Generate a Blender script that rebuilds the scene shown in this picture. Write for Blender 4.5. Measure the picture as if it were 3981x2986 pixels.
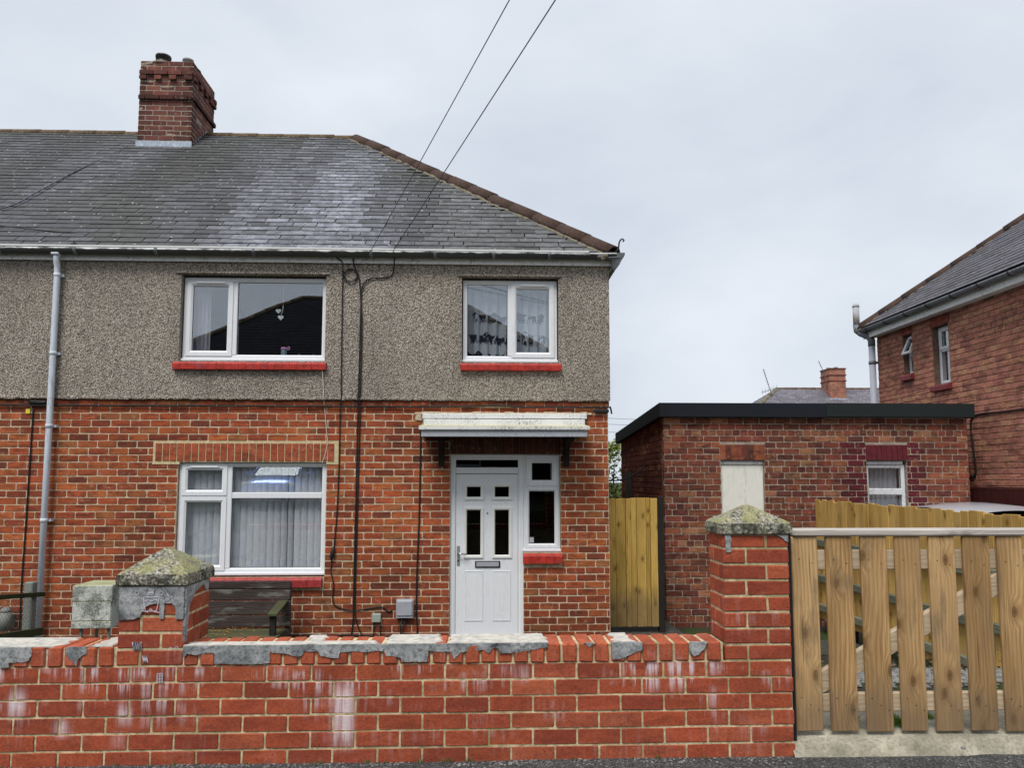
import bpy, bmesh, math, random
from mathutils import Vector, Matrix, noise as mnoise

for o in list(bpy.data.objects):
    bpy.data.objects.remove(o)
SC = bpy.context.scene
COL = SC.collection
R = math.radians
rng = random.Random(7)

# ------------------------------------------------------------------ camera
cam_d = bpy.data.cameras.new('camera')
cam = bpy.data.objects.new('camera', cam_d)
COL.objects.link(cam)
cam.location = (0, 0, 1.40)
cam.rotation_euler = (R(90 + 5.2), 0, R(-2.3))
cam_d.sensor_fit = 'HORIZONTAL'
cam_d.sensor_width = 36.0
cam_d.lens = 27.03
cam_d.shift_y = 0.0259
cam_d.clip_start = 0.05
cam_d.clip_end = 2000
SC.camera = cam
CAMP = Vector((0, 0, 1.40))

# ------------------------------------------------------------------ sky, sun, exposure
SUN_DIR = Vector((-0.28, -0.62, 1.0)).normalized()      # towards the sun, behind thick cloud
W_ = bpy.data.worlds.new('World')
SC.world = W_
W_.use_nodes = True
wn = W_.node_tree
wn.nodes.clear()
def wnode(t, **k):
    n = wn.nodes.new(t)
    for a, b in k.items():
        setattr(n, a, b)
    return n
w_out = wnode('ShaderNodeOutputWorld')
w_bg = wnode('ShaderNodeBackground')
w_bg.inputs['Strength'].default_value = 0.05
w_sky = wnode('ShaderNodeTexSky', sky_type='NISHITA', sun_disc=False)
w_sky.sun_elevation = math.asin(SUN_DIR.z)
w_sky.sun_rotation = math.atan2(SUN_DIR.x, SUN_DIR.y)
w_sky.air_density = 1.0
w_sky.dust_density = 3.0
w_tc = wnode('ShaderNodeTexCoord')
w_map = wnode('ShaderNodeMapping')
w_map.inputs['Scale'].default_value = (1.0, 1.0, 1.9)
w_map.inputs['Location'].default_value = (3.1, 0.4, 1.7)
wn.links.new(w_tc.outputs['Generated'], w_map.inputs['Vector'])
w_n = wnode('ShaderNodeTexNoise')
w_n.inputs['Scale'].default_value = 2.1
w_n.inputs['Detail'].default_value = 7
w_n.inputs['Roughness'].default_value = 0.52
w_n.inputs['Distortion'].default_value = 0.25
wn.links.new(w_map.outputs[0], w_n.inputs['Vector'])
w_r = wnode('ShaderNodeValToRGB')
w_r.color_ramp.elements[0].position = 0.30
w_r.color_ramp.elements[0].color = (6.5, 7.15, 8.1, 1)
w_r.color_ramp.elements[1].position = 0.68
w_r.color_ramp.elements[1].color = (8.7, 9.2, 9.9, 1)
wn.links.new(w_n.outputs['Fac'], w_r.inputs['Fac'])
w_mix = wnode('ShaderNodeMix', data_type='RGBA')
w_mix.inputs[0].default_value = 0.93
wn.links.new(w_sky.outputs[0], w_mix.inputs[6])
wn.links.new(w_r.outputs[0], w_mix.inputs[7])
wn.links.new(w_mix.outputs[2], w_bg.inputs['Color'])
wn.links.new(w_bg.outputs[0], w_out.inputs['Surface'])

sun_d = bpy.data.lights.new('sun', 'SUN')
sun_d.energy = 1.5
sun_d.angle = R(24)
sun_d.color = (1.0, 0.97, 0.93)
sun = bpy.data.objects.new('sun', sun_d)
COL.objects.link(sun)
sun.rotation_euler = (-SUN_DIR).to_track_quat('-Z', 'Y').to_euler()

vs = SC.view_settings
vs.view_transform = 'Standard'
vs.look = 'None'
vs.exposure = 1.0
vs.gamma = 1.0
vs.use_curve_mapping = False

# ------------------------------------------------------------------ node helper
class G:
    def __init__(s, name, rough=0.85, spec=0.3):
        s.m = bpy.data.materials.new(name)
        s.m.use_nodes = True
        s.nt = s.m.node_tree
        s.b = s.nt.nodes['Principled BSDF']
        s.b.inputs['Roughness'].default_value = rough
        s.b.inputs['Specular IOR Level'].default_value = spec
        s._pos = None
    def n(s, t, **k):
        x = s.nt.nodes.new(t)
        for a, b in k.items():
            setattr(x, a, b)
        return x
    def set(s, inp, v):
        if hasattr(v, 'is_output') or isinstance(v, bpy.types.NodeSocket):
            s.nt.links.new(v, inp)
        else:
            if isinstance(v, (tuple, list)) and len(v) == 3 and inp.type == 'RGBA':
                v = (*v, 1)
            inp.default_value = v
    def pos(s):
        if s._pos is None:
            s._pos = s.n('ShaderNodeNewGeometry').outputs['Position']
        return s._pos
    def mapv(s, v, scale=(1, 1, 1), loc=(0, 0, 0), rot=(0, 0, 0)):
        x = s.n('ShaderNodeMapping')
        s.set(x.inputs['Vector'], v)
        x.inputs['Scale'].default_value = scale
        x.inputs['Location'].default_value = loc
        x.inputs['Rotation'].default_value = rot
        return x.outputs[0]
    def noise(s, v, scale, detail=4, rough=0.55, dist=0.0, col=False):
        x = s.n('ShaderNodeTexNoise')
        s.set(x.inputs['Vector'], v)
        s.set(x.inputs['Scale'], scale)
        x.inputs['Detail'].default_value = detail
        x.inputs['Roughness'].default_value = rough
        x.inputs['Distortion'].default_value = dist
        return x.outputs['Color' if col else 'Fac']
    def vor(s, v, scale, out='Distance', feature='F1', rand=1.0, dim='3D'):
        x = s.n('ShaderNodeTexVoronoi', feature=feature, voronoi_dimensions=dim)
        s.set(x.inputs['Vector'], v)
        x.inputs['Scale'].default_value = scale
        x.inputs['Randomness'].default_value = rand
        return x.outputs[out]
    def ramp(s, f, stops, interp='LINEAR'):
        x = s.n('ShaderNodeValToRGB')
        s.set(x.inputs['Fac'], f)
        cr = x.color_ramp
        cr.interpolation = interp
        while len(cr.elements) < len(stops):
            cr.elements.new(0.5)
        for e, (p, c) in zip(cr.elements, stops):
            e.position = p
            e.color = (c, c, c, 1) if isinstance(c, (int, float)) else (*c, 1)
        return x.outputs['Color']
    def mix(s, f, a, b, mode='MIX'):
        x = s.n('ShaderNodeMix', data_type='RGBA', blend_type=mode)
        s.set(x.inputs[0], f)
        s.set(x.inputs[6], a)
        s.set(x.inputs[7], b)
        return x.outputs[2]
    def math(s, op, a, b=0.5, clamp=False):
        x = s.n('ShaderNodeMath', operation=op)
        x.use_clamp = clamp
        s.set(x.inputs[0], a)
        s.set(x.inputs[1], b)
        return x.outputs[0]
    def sep(s, v):
        x = s.n('ShaderNodeSeparateXYZ')
        s.set(x.inputs[0], v)
        return x.outputs
    def comb(s, a, b, c):
        x = s.n('ShaderNodeCombineXYZ')
        for i, v in enumerate((a, b, c)):
            s.set(x.inputs[i], v)
        return x.outputs[0]
    def vadd(s, a, b, op='ADD'):
        x = s.n('ShaderNodeVectorMath', operation=op)
        s.set(x.inputs[0], a)
        s.set(x.inputs[1], b)
        return x.outputs[0]
    def bump(s, h, strength=0.5, dist=0.01, normal=None):
        x = s.n('ShaderNodeBump')
        x.inputs['Strength'].default_value = strength
        x.inputs['Distance'].default_value = dist
        s.set(x.inputs['Height'], h)
        if normal is not None:
            s.set(x.inputs['Normal'], normal)
        s.nt.links.new(x.outputs[0], s.b.inputs['Normal'])
        return x.outputs[0]
    def col(s, c):
        s.set(s.b.inputs['Base Color'], c)
    def rough(s, c):
        s.set(s.b.inputs['Roughness'], c)
    def objcol(s):
        return s.n('ShaderNodeObjectInfo').outputs['Color']
    def objrnd(s):
        return s.n('ShaderNodeObjectInfo').outputs['Random']
    def attr(s, name='bcol'):
        return s.n('ShaderNodeAttribute', attribute_name=name).outputs['Color']

MATS = {}
def plain(name, c, rough=0.6, spec=0.4, metal=0.0, nscale=30, namt=0.12, bump=0.0):
    g = G(name, rough, spec)
    f = g.noise(g.pos(), nscale, 5, 0.6)
    g.col(g.mix(g.ramp(f, [(0.3, 1 - namt * 1.6), (0.7, 1.0)]), (0, 0, 0), c))
    g.b.inputs['Metallic'].default_value = metal
    if bump:
        g.bump(f, bump, 0.01)
    return g.m

# ---- brick
def brick_mat(name, src, dark=(0.05, 0.02, 0.015), smear=0.75, fleck=(0.5, 0.3, 0.2), efflo=0.0, relief=0.5, sooty=0.0):
    g = G(name, 0.92, 0.2)
    base = g.objcol() if src == 'obj' else g.attr()
    p = g.pos()
    n1 = g.noise(g.mapv(p, (5, 5, 16)), 1.0, 5, 0.6, 0.6)
    c = g.mix(g.math('MULTIPLY', g.ramp(n1, [(0.45, 0.0), (0.72, 1.0)]), smear), base, dark)
    bl_ = g.noise(p, 4.5, 4, 0.6)
    c = g.mix(g.ramp(bl_, [(0.34, 0.28), (0.52, 0.0)]), c, tuple(q*1.6 for q in dark))
    pit = g.vor(p, 26, 'Distance')
    c = g.mix(g.ramp(pit, [(0.06, 0.8), (0.13, 0.0)]), c, dark)
    n2 = g.noise(p, 90, 4, 0.7)
    c = g.mix(g.ramp(n2, [(0.35, 0.42), (0.6, 0.0)]), c, dark)
    n3 = g.noise(p, 14, 4, 0.6)
    c = g.mix(g.ramp(n3, [(0.58, 0.0), (0.8, 0.55)]), c, fleck)
    if sooty:
        n6 = g.noise(p, 2.2, 4, 0.6)
        c = g.mix(g.math('MULTIPLY', g.ramp(n6, [(0.42, 0.0), (0.7, 1.0)]), sooty), c, (0.03, 0.022, 0.02))
    if efflo:
        sp_n = g.noise(p, 11, 5, 0.7, 0.5)
        c = g.mix(g.ramp(sp_n, [(0.60, 0.0), (0.66, 0.55)]), c, (0.20, 0.05, 0.032))
        st = g.noise(g.mapv(p, (44, 44, 2.6)), 1.0, 4, 0.6)
        mk = g.noise(g.mapv(p, (3.2, 3.2, 6.5), loc=(4.1, 0, 2.2)), 1.0, 3, 0.5)
        z = g.sep(p)
        # bias the white salts to the band under the coping
        zb = g.ramp(g.math('MULTIPLY', z[2], 1.0), [(0.10, 0.10), (0.30, 0.35), (0.48, 1.0), (0.53, 0.25), (1.0, 0.25)])
        e = g.math('MULTIPLY', g.ramp(st, [(0.50, 0.0), (0.62, 1.0)]), g.ramp(mk, [(0.48, 0.0), (0.64, 1.0)]))
        fr_ = g.math('FRACT', g.math('DIVIDE', g.math('SUBTRACT', z[2], 0.0405), 0.0785))
        fz = g.ramp(g.math('ADD', fr_, g.math('MULTIPLY', g.math('SUBTRACT', st, 0.5), 0.9)), [(0.10, 0.12), (0.45, 0.7), (0.85, 1.0)])
        e = g.math('MULTIPLY', g.math('MULTIPLY', g.math('MULTIPLY', e, fz), zb), efflo, True)
        def blot(x0, w, zlo, zhi, amt):
            ax = g.math('SUBTRACT', 1.0, g.math('DIVIDE', g.math('ABSOLUTE', g.math('SUBTRACT', z[0], x0)), w), True)
            up = g.math('MULTIPLY', g.math('SUBTRACT', z[2], zlo), 12.0, True)
            dn = g.math('MULTIPLY', g.math('SUBTRACT', zhi, z[2]), 12.0, True)
            s_ = g.ramp(st, [(0.40, 0.15), (0.58, 1.0)])
            v = g.math('MULTIPLY', g.math('MULTIPLY', ax, up), g.math('MULTIPLY', dn, s_))
            return g.math('MULTIPLY', v, amt)
        for a in ((-0.66, 0.075, 0.09, 0.45, 1.2), (-1.69, 0.05, 0.22, 0.36, 1.6), (-1.98, 0.06, 0.17, 0.28, 1.7),
                  (-2.2, 0.06, 0.25, 0.43, 1.2), (0.20, 0.05, 0.40, 0.51, 1.6), (-1.72, 0.05, 0.12, 0.22, 0.9)):
            e = g.math('MAXIMUM', e, blot(*a))
        c = g.mix(g.math('MINIMUM', e, 0.85), c, (0.70, 0.60, 0.62))
    g.col(c)
    h = g.mix(0.4, n2, g.noise(p, 35, 3, 0.6))
    g.bump(h, relief, 0.006)
    return g.m

def mortar_mat(name, c, dark, moss=None, scale=25):
    g = G(name, 0.95, 0.1)
    p = g.pos()
    f = g.noise(p, scale, 5, 0.65)
    k = g.mix(g.ramp(f, [(0.35, 1.0), (0.62, 0.0)]), c, dark)
    if moss:
        k = g.mix(g.ramp(g.noise(p, 3.1, 4, 0.6), [(0.5, 0.0), (0.66, 0.8)]), k, moss)
    g.col(k)
    g.bump(g.noise(p, 120, 3, 0.6), 0.5, 0.004)
    return g.m

MATS['house_brick'] = brick_mat('house_brick', 'obj')
MATS['house_brick_a'] = brick_mat('house_brick_a', 'attr')
MATS['yard_brick'] = brick_mat('yard_brick', 'obj', dark=(0.10, 0.022, 0.014), smear=0.45, fleck=(0.44, 0.15, 0.10), efflo=0.95, relief=0.6)
MATS['old_brick'] = brick_mat('old_brick', 'obj', dark=(0.028, 0.014, 0.014), smear=0.85, fleck=(0.5, 0.26, 0.13), relief=0.7)
MATS['old_brick_a'] = brick_mat('old_brick_a', 'attr', dark=(0.028, 0.014, 0.014), smear=0.85, fleck=(0.5, 0.26, 0.13), relief=0.7)
MATS['chim_brick'] = brick_mat('chim_brick', 'obj', dark=(0.05, 0.025, 0.022), smear=0.5, sooty=0.55)
MATS['chim_brick_a'] = brick_mat('chim_brick_a', 'attr', dark=(0.05, 0.025, 0.022), smear=0.5, sooty=0.4)
MATS['mortar'] = mortar_mat('mortar', (0.60, 0.49, 0.35), (0.36, 0.28, 0.19))
MATS['mortar_yard'] = mortar_mat('mortar_yard', (0.68, 0.57, 0.35), (0.33, 0.26, 0.15), (0.26, 0.22, 0.10), 32)
MATS['mortar_grey'] = mortar_mat('mortar_grey', (0.40, 0.335, 0.265), (0.21, 0.17, 0.13))
MATS['mortar_dark'] = mortar_mat('mortar_dark', (0.24, 0.16, 0.12), (0.11, 0.07, 0.055))

# ---- cement smears
def cement_mat():
    g = G('cement', 0.9, 0.2)
    p = g.pos()
    a = g.noise(p, 7, 6, 0.65, 0.6)
    c = g.ramp(a, [(0.30, (0.08, 0.084, 0.088)), (0.43, (0.21, 0.22, 0.225)), (0.56, (0.34, 0.35, 0.35)), (0.72, (0.50, 0.50, 0.48))])
    b = g.noise(p, 55, 5, 0.7)
    c = g.mix(g.ramp(b, [(0.36, 0.7), (0.52, 0.0)]), c, (0.06, 0.062, 0.06))
    w = g.noise(g.mapv(p, (9, 9, 22)), 1.0, 4, 0.6)
    c = g.mix(g.ramp(w, [(0.56, 0.0), (0.70, 0.6)]), c, (0.52, 0.52, 0.54))
    g.col(c)
    g.bump(g.noise(p, 40, 5, 0.65), 0.6, 0.008)
    return g.m
MATS['cement'] = cement_mat()

def cap_mat():
    g = G('cap_stone', 0.95, 0.1)
    p = g.pos()
    sp = g.noise(p, 75, 4, 0.7)
    big = g.noise(p, 9, 5, 0.65)
    c = g.ramp(sp, [(0.36, (0.03, 0.032, 0.026)), (0.47, (0.16, 0.15, 0.12)), (0.56, (0.36, 0.34, 0.28)), (0.68, (0.55, 0.53, 0.46))])
    nz = g.sep(g.n('ShaderNodeNewGeometry').outputs['Normal'])[2]
    moss = g.math('MULTIPLY', g.ramp(big, [(0.42, 0.0), (0.58, 1.0)]), g.ramp(nz, [(0.2, 0.15), (0.6, 0.75)]))
    c = g.mix(moss, c, g.mix(sp, (0.16, 0.17, 0.045), (0.46, 0.43, 0.22)))
    c = g.mix(g.math('MULTIPLY', g.ramp(g.noise(p, 13, 4, 0.6), [(0.46, 0.0), (0.60, 0.85)]), g.ramp(nz, [(0.3, 1.0), (0.7, 0.15)])), c, (0.035, 0.037, 0.03))
    g.col(c)
    g.bump(sp, 0.9, 0.008)
    return g.m
MATS['cap_stone'] = cap_mat()

# ---- pebbledash
def render_mat():
    g = G('pebbledash', 0.95, 0.15)
    p = g.mapv(g.pos(), (1, 1, 1.15))
    wob = g.vadd(p, g.mapv(g.noise(p, 30, 2, 0.5, col=True), (0.02, 0.02, 0.02)))
    cell = g.vor(wob, 80, 'Color')
    d = g.vor(wob, 80, 'Distance')
    r_ = g.sep(cell)[0]
    c = g.ramp(r_, [(0.0, (0.16, 0.13, 0.105)), (0.18, (0.40, 0.325, 0.26)), (0.50, (0.66, 0.565, 0.465)), (0.78, (0.84, 0.75, 0.64)), (1.0, (0.93, 0.88, 0.80))])
    c = g.mix(g.ramp(d, [(0.36, 0.0), (0.70, 0.80)]), c, (0.09, 0.075, 0.062))
    fine = g.noise(p, 260, 3, 0.6)
    c = g.mix(g.ramp(fine, [(0.35, 0.40), (0.6, 0.0)]), c, (0.10, 0.085, 0.07))
    grime = g.noise(g.mapv(p, (1.3, 1.3, 0.55)), 1.0, 5, 0.6)
    c = g.mix(g.ramp(grime, [(0.4, 0.34), (0.66, 0.0)]), c, (0.12, 0.11, 0.09), 'MIX')
    run = g.noise(g.mapv(p, (9, 9, 0.35)), 1.0, 4, 0.6)
    c = g.mix(g.ramp(run, [(0.56, 0.0), (0.74, 0.35)]), c, (0.13, 0.12, 0.10))
    g.col(c)
    h = g.math('SUBTRACT', 1.0, d)
    g.bump(h, 1.0, 0.014)
    return g.m
MATS['pebbledash'] = render_mat()

# ---- slate
def slate_mat(name, src):
    g = G(name, 0.62, 0.35)
    base = g.objcol() if src == 'obj' else g.attr()
    p = g.pos()
    a = g.noise(p, 11, 5, 0.65, 0.4)
    c = g.mix(g.ramp(a, [(0.38, 0.65), (0.62, 0.0)]), base, (0.05, 0.052, 0.05))
    b = g.noise(p, 24, 5, 0.7, 0.8)
    c = g.mix(g.ramp(b, [(0.58, 0.0), (0.74, 0.34)]), c, (0.32, 0.32, 0.33))
    dots = g.vor(p, 9.0, 'Distance')
    c = g.mix(g.ramp(dots, [(0.075, 0.9), (0.11, 0.0)]), c, (0.55, 0.56, 0.52))
    g.col(c)
    g.rough(g.ramp(a, [(0.3, 0.8), (0.7, 0.5)]))
    g.bump(g.noise(p, 60, 4, 0.6), 0.35, 0.006)
    return g.m
MATS['slate_dark'] = plain('slate_dark', (0.016, 0.016, 0.022), 0.9, 0.05, nscale=2, namt=0.3)
MATS['slate_edge'] = plain('slate_edge', (0.022, 0.022, 0.022), 0.9, 0.1)
MATS['slate'] = slate_mat('slate', 'obj')
MATS['slate_a'] = slate_mat('slate_a', 'attr')

def tile_mat(name, c0, c1, lich, amt):
    g = G(name, 0.9, 0.15)
    p = g.pos()
    a = g.noise(p, 6, 5, 0.6)
    c = g.mix(a, c0, c1)
    sp = g.noise(p, 40, 5, 0.7)
    c = g.mix(g.ramp(sp, [(0.50, 0.0), (0.62, amt)]), c, lich)
    c = g.mix(g.ramp(g.noise(p, 18, 5, 0.7), [(0.52, 0.0), (0.66, 0.75)]), c, (0.035, 0.032, 0.028))
    g.col(c)
    g.bump(sp, 0.7, 0.008)
    return g.m
MATS['ridge_tile'] = tile_mat('ridge_tile', (0.14, 0.080, 0.052), (0.09, 0.066, 0.046), (0.30, 0.25, 0.12), 0.7)
MATS['hip_tile'] = tile_mat('hip_tile', (0.078, 0.043, 0.034), (0.052, 0.034, 0.029), (0.13, 0.095, 0.06), 0.5)
MATS['hip_mortar'] = tile_mat('hip_mortar', (0.17, 0.15, 0.11), (0.26, 0.22, 0.15), (0.08, 0.075, 0.06), 0.7)

# ---- timber
def wood_mat(name, cols, src='rnd', ax=2, knot=1.0, dark=(0.06, 0.03, 0.015), stain=None, rough=0.8, grain=22, soft=0.17, foot=None):
    """grain runs along world axis ax; every board gets its own offset"""
    g = G(name, rough, 0.2)
    p = g.pos()
    off = g.objrnd()
    s = g.sep(p)
    o1 = g.math('MULTIPLY', off, 57.0)
    # across (x+y) and along
    others = [i for i in range(3) if i != ax]
    ac = g.math('ADD', s[others[0]], g.math('MULTIPLY', s[others[1]], 0.83))
    al = s[ax]
    v2 = g.comb(g.math('ADD', ac, o1), g.math('ADD', al, g.math('MULTIPLY', off, 31.0)), o1)
    # knots
    kv = g.mapv(v2, (5.2, 2.6, 1.0))
    kd = g.vor(kv, 1.0, 'Distance', dim='2D')
    kn = g.ramp(kd, [(0.0, 1.0), (0.26, 0.0)])
    warp = g.noise(g.mapv(v2, (3.0, 0.9, 1)), 1.0, 3, 0.5)
    q = g.math('ADD', g.math('MULTIPLY', g.math('ADD', ac, o1), grain * 13.0), g.math('ADD', g.math('MULTIPLY', warp, 34.0), g.math('MULTIPLY', kn, 13.0 * knot)))
    bands = g.math('ADD', g.math('MULTIPLY', g.math('SINE', q), 0.5), 0.5)
    fib = g.noise(g.mapv(v2, (190, 5, 1)), 1.0, 4, 0.65)
    tone = g.math('ADD', g.math('MULTIPLY', bands, soft), g.math('MULTIPLY', fib, 1 - soft))
    c = g.ramp(tone, [(0.28, cols[0]), (0.5, cols[1]), (0.72, cols[2])])
    blot = g.noise(g.mapv(v2, (4, 0.8, 1)), 1.0, 4, 0.55)
    c = g.mix(g.ramp(blot, [(0.40, 0.55), (0.62, 0.0)]), c, tuple(x * 0.55 for x in cols[0]))
    c = g.mix(g.math('MULTIPLY', g.ramp(off, [(0.0, 0.0), (1.0, 0.35)]), 1.0), c, tuple(x * 0.9 for x in cols[2]))
    if knot:
        c = g.mix(g.math('MULTIPLY', g.ramp(kd, [(0.020, 1.0), (0.045, 0.55), (0.060, 0.9), (0.082, 0.0)]), 0.9 * knot), c, dark)
        c = g.mix(g.math('MULTIPLY', g.ramp(kd, [(0.08, 0.7), (0.20, 0.0)]), 0.6 * knot), c, tuple(x * 0.6 for x in cols[0]))
    crack = g.noise(g.mapv(v2, (70, 1.6, 1)), 1.0, 3, 0.5)
    c = g.mix(g.ramp(crack, [(0.66, 0.0), (0.72, 0.75)]), c, tuple(x * 0.3 for x in cols[0]))
    if foot:
        ft_ = g.math('ADD', g.math('MULTIPLY', g.math('SUBTRACT', foot, al), 4.0), g.math('MULTIPLY', g.math('SUBTRACT', g.noise(g.mapv(v2, (14, 3, 1)), 1.0, 4, 0.6), 0.5), 1.8))
        c = g.mix(g.ramp(ft_, [(0.0, 0.0), (0.9, 0.6)]), c, (0.15, 0.105, 0.065))
    if stain:
        sn = g.noise(g.mapv(v2, (9, 2.2, 1)), 1.0, 5, 0.65)
        c = g.mix(g.ramp(sn, [(stain[1], 0.0), (stain[1] + 0.14, stain[2])]), c, stain[0])
    g.col(c)
    g.bump(g.math('ADD', g.math('MULTIPLY', fib, 0.6), g.math('MULTIPLY', bands, 0.2)), 0.45, 0.004)
    return g.m
MATS['gate_wood'] = wood_mat('gate_wood', ((0.26, 0.138, 0.050), (0.46, 0.272, 0.112), (0.62, 0.42, 0.21)), dark=(0.085, 0.04, 0.015), stain=((0.19, 0.135, 0.08), 0.53, 0.7), foot=0.45)
MATS['gate_rail'] = wood_mat('gate_rail', ((0.42, 0.31, 0.19), (0.55, 0.43, 0.29), (0.66, 0.55, 0.40)), ax=0, knot=0.4)
MATS['gate_cap'] = wood_mat('gate_cap', ((0.40, 0.36, 0.31), (0.52, 0.47, 0.42), (0.62, 0.58, 0.53)), ax=0, knot=0.5)
MATS['fence_wood'] = wood_mat('fence_wood', ((0.40, 0.215, 0.048), (0.60, 0.36, 0.095), (0.74, 0.50, 0.18)), dark=(0.12, 0.055, 0.015))
MATS['fence_rail'] = wood_mat('fence_rail', ((0.10, 0.11, 0.075), (0.17, 0.18, 0.125), (0.26, 0.26, 0.19)), ax=1, knot=0.3)
MATS['side_wood'] = wood_mat('side_wood', ((0.29, 0.165, 0.030), (0.50, 0.31, 0.070), (0.66, 0.45, 0.13)), dark=(0.08, 0.04, 0.012), stain=((0.09, 0.06, 0.015), 0.56, 0.5), foot=0.1)
MATS['bench_wood'] = wood_mat('bench_wood', ((0.022, 0.014, 0.013), (0.05, 0.034, 0.03), (0.12, 0.10, 0.09)), ax=0, knot=0.4, stain=((0.22, 0.22, 0.19), 0.52, 0.85))
MATS['bench_moss'] = wood_mat('bench_moss', ((0.035, 0.036, 0.018), (0.075, 0.078, 0.036), (0.14, 0.14, 0.075)), ax=0, knot=0.0)
MATS['moss_rail'] = wood_mat('moss_rail', ((0.018, 0.024, 0.012), (0.04, 0.05, 0.022), (0.085, 0.10, 0.05)), ax=1, knot=0.0)
MATS['dark_timber'] = wood_mat('dark_timber', ((0.012, 0.010, 0.009), (0.02, 0.016, 0.014), (0.035, 0.03, 0.026)), ax=1, knot=0)
MATS['red_timber'] = wood_mat('red_timber', ((0.045, 0.008, 0.008), (0.06, 0.011, 0.010), (0.08, 0.016, 0.014)), ax=2, knot=0.2)

# ---- simple things
MATS['upvc_old'] = plain('upvc_old', (0.76, 0.76, 0.73), 0.4, 0.5, nscale=5, namt=0.07)
MATS['rubber'] = plain('rubber', (0.012, 0.012, 0.013), 0.6)
MATS['black_plastic'] = plain('black_plastic', (0.012, 0.011, 0.011), 0.55)
MATS['dark_iron'] = plain('dark_iron', (0.03, 0.03, 0.032), 0.6, bump=0.3)
MATS['chrome'] = plain('chrome', (0.6, 0.6, 0.6), 0.2, 0.5, 1.0)
MATS['handle_plate'] = plain('handle_plate', (0.34, 0.38, 0.36), 0.35, 0.5, 0.4)
MATS['grey_box'] = plain('grey_box', (0.36, 0.37, 0.41), 0.5, 0.4, nscale=12, namt=0.12)
MATS['green_box'] = plain('green_box', (0.34, 0.38, 0.33), 0.5, 0.4, nscale=12)
MATS['wire_white'] = plain('wire_white', (0.65, 0.58, 0.50), 0.5)
MATS['wire_black'] = plain('wire_black', (0.010, 0.009, 0.009), 0.6)
MATS['wire_grey'] = plain('wire_grey', (0.10, 0.105, 0.13), 0.6)
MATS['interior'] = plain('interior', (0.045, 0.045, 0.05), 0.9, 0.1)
MATS['yellow'] = plain('yellow', (0.75, 0.62, 0.04), 0.5)
MATS['pot_black'] = plain('pot_black', (0.02, 0.02, 0.026), 0.4, 0.5)
MATS['pot_grey'] = plain('pot_grey', (0.34, 0.33, 0.33), 0.7)
MATS['chalk'] = plain('chalk', (0.58, 0.55, 0.62), 0.95, 0.05, nscale=200, namt=0.08)
MATS['pink'] = plain('pink', (0.62, 0.28, 0.55), 0.5)
MATS['bottle'] = plain('bottle', (0.16, 0.24, 0.26), 0.25, 0.5)
MATS['cloth_blue'] = plain('cloth_blue', (0.45, 0.58, 0.78), 0.8)
MATS['ceramic'] = plain('ceramic', (0.70, 0.76, 0.82), 0.4)
MATS['heart_white'] = plain('heart_white', (0.78, 0.80, 0.78), 0.6)
MATS['horse_print'] = plain('horse_print', (0.012, 0.015, 0.024), 0.9, 0.05)
MATS['steel_wire'] = plain('steel_wire', (0.05, 0.055, 0.05), 0.6)
MATS['leaf_orange'] = plain('leaf_orange', (0.50, 0.24, 0.04), 0.8)
MATS['sticker'] = plain('sticker', (0.62, 0.64, 0.66), 0.5, nscale=90, namt=0.5)
MATS['tarmac_line'] = plain('tarmac_line', (0.65, 0.65, 0.62), 0.8)

def red_paint(name, c, worn):
    g = G(name, 0.55, 0.4)
    p = g.pos()
    a = g.noise(p, 16, 5, 0.65)
    k = g.mix(g.ramp(a, [(0.35, 0.65), (0.62, 0.0)]), c, tuple(x * 0.35 for x in c))
    k = g.mix(g.ramp(g.noise(p, 60, 4, 0.7), [(0.60, 0.0), (0.70, 0.7)]), k, (0.10, 0.03, 0.025))
    k = g.mix(g.ramp(g.noise(p, 5, 5, 0.7), [(0.60, 0.0), (0.74, worn)]), k, (0.16, 0.07, 0.09))
    g.col(k)
    g.bump(a, 0.3, 0.004)
    return g.m
MATS['red_sill'] = red_paint('red_sill', (0.50, 0.034, 0.022), 0.8)
MATS['maroon'] = red_paint('maroon', (0.13, 0.014, 0.022), 0.3)

def white_worn(name, c, grime, amt, sc=30, streak=(1, 1, 1)):
    g = G(name, 0.6, 0.3)
    p = g.mapv(g.pos(), streak)
    a = g.noise(p, sc, 6, 0.72)
    b = g.noise(p, 3.0, 4, 0.6)
    m = g.math('MULTIPLY', g.ramp(a, [(0.48, 0.0), (0.60, 1.0)]), g.ramp(b, [(0.40, 0.0), (0.62, amt)]))
    g.col(g.mix(m, g.mix(b, tuple(x * 0.86 for x in c), c), grime))
    g.bump(a, 0.25, 0.004)
    return g.m
MATS['upvc'] = white_worn('upvc', (0.76, 0.775, 0.80), (0.50, 0.51, 0.49), 0.35, 14, (3, 3, 0.8))
MATS['canopy_white'] = white_worn('canopy_white', (0.72, 0.73, 0.72), (0.05, 0.055, 0.045), 0.9, 55)
MATS['canopy_lead'] = white_worn('canopy_lead', (0.40, 0.42, 0.46), (0.16, 0.17, 0.18), 0.8, 40)
MATS['canopy_top'] = white_worn('canopy_top', (0.70, 0.66, 0.46), (0.10, 0.11, 0.07), 0.9, 30)
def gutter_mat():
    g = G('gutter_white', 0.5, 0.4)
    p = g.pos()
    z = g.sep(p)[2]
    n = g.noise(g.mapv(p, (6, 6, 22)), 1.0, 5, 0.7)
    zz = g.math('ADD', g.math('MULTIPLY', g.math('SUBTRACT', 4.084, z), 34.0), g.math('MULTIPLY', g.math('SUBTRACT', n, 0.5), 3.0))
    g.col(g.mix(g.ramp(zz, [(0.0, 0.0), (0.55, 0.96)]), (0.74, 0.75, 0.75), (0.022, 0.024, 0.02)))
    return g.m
MATS['gutter_white'] = gutter_mat()
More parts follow.
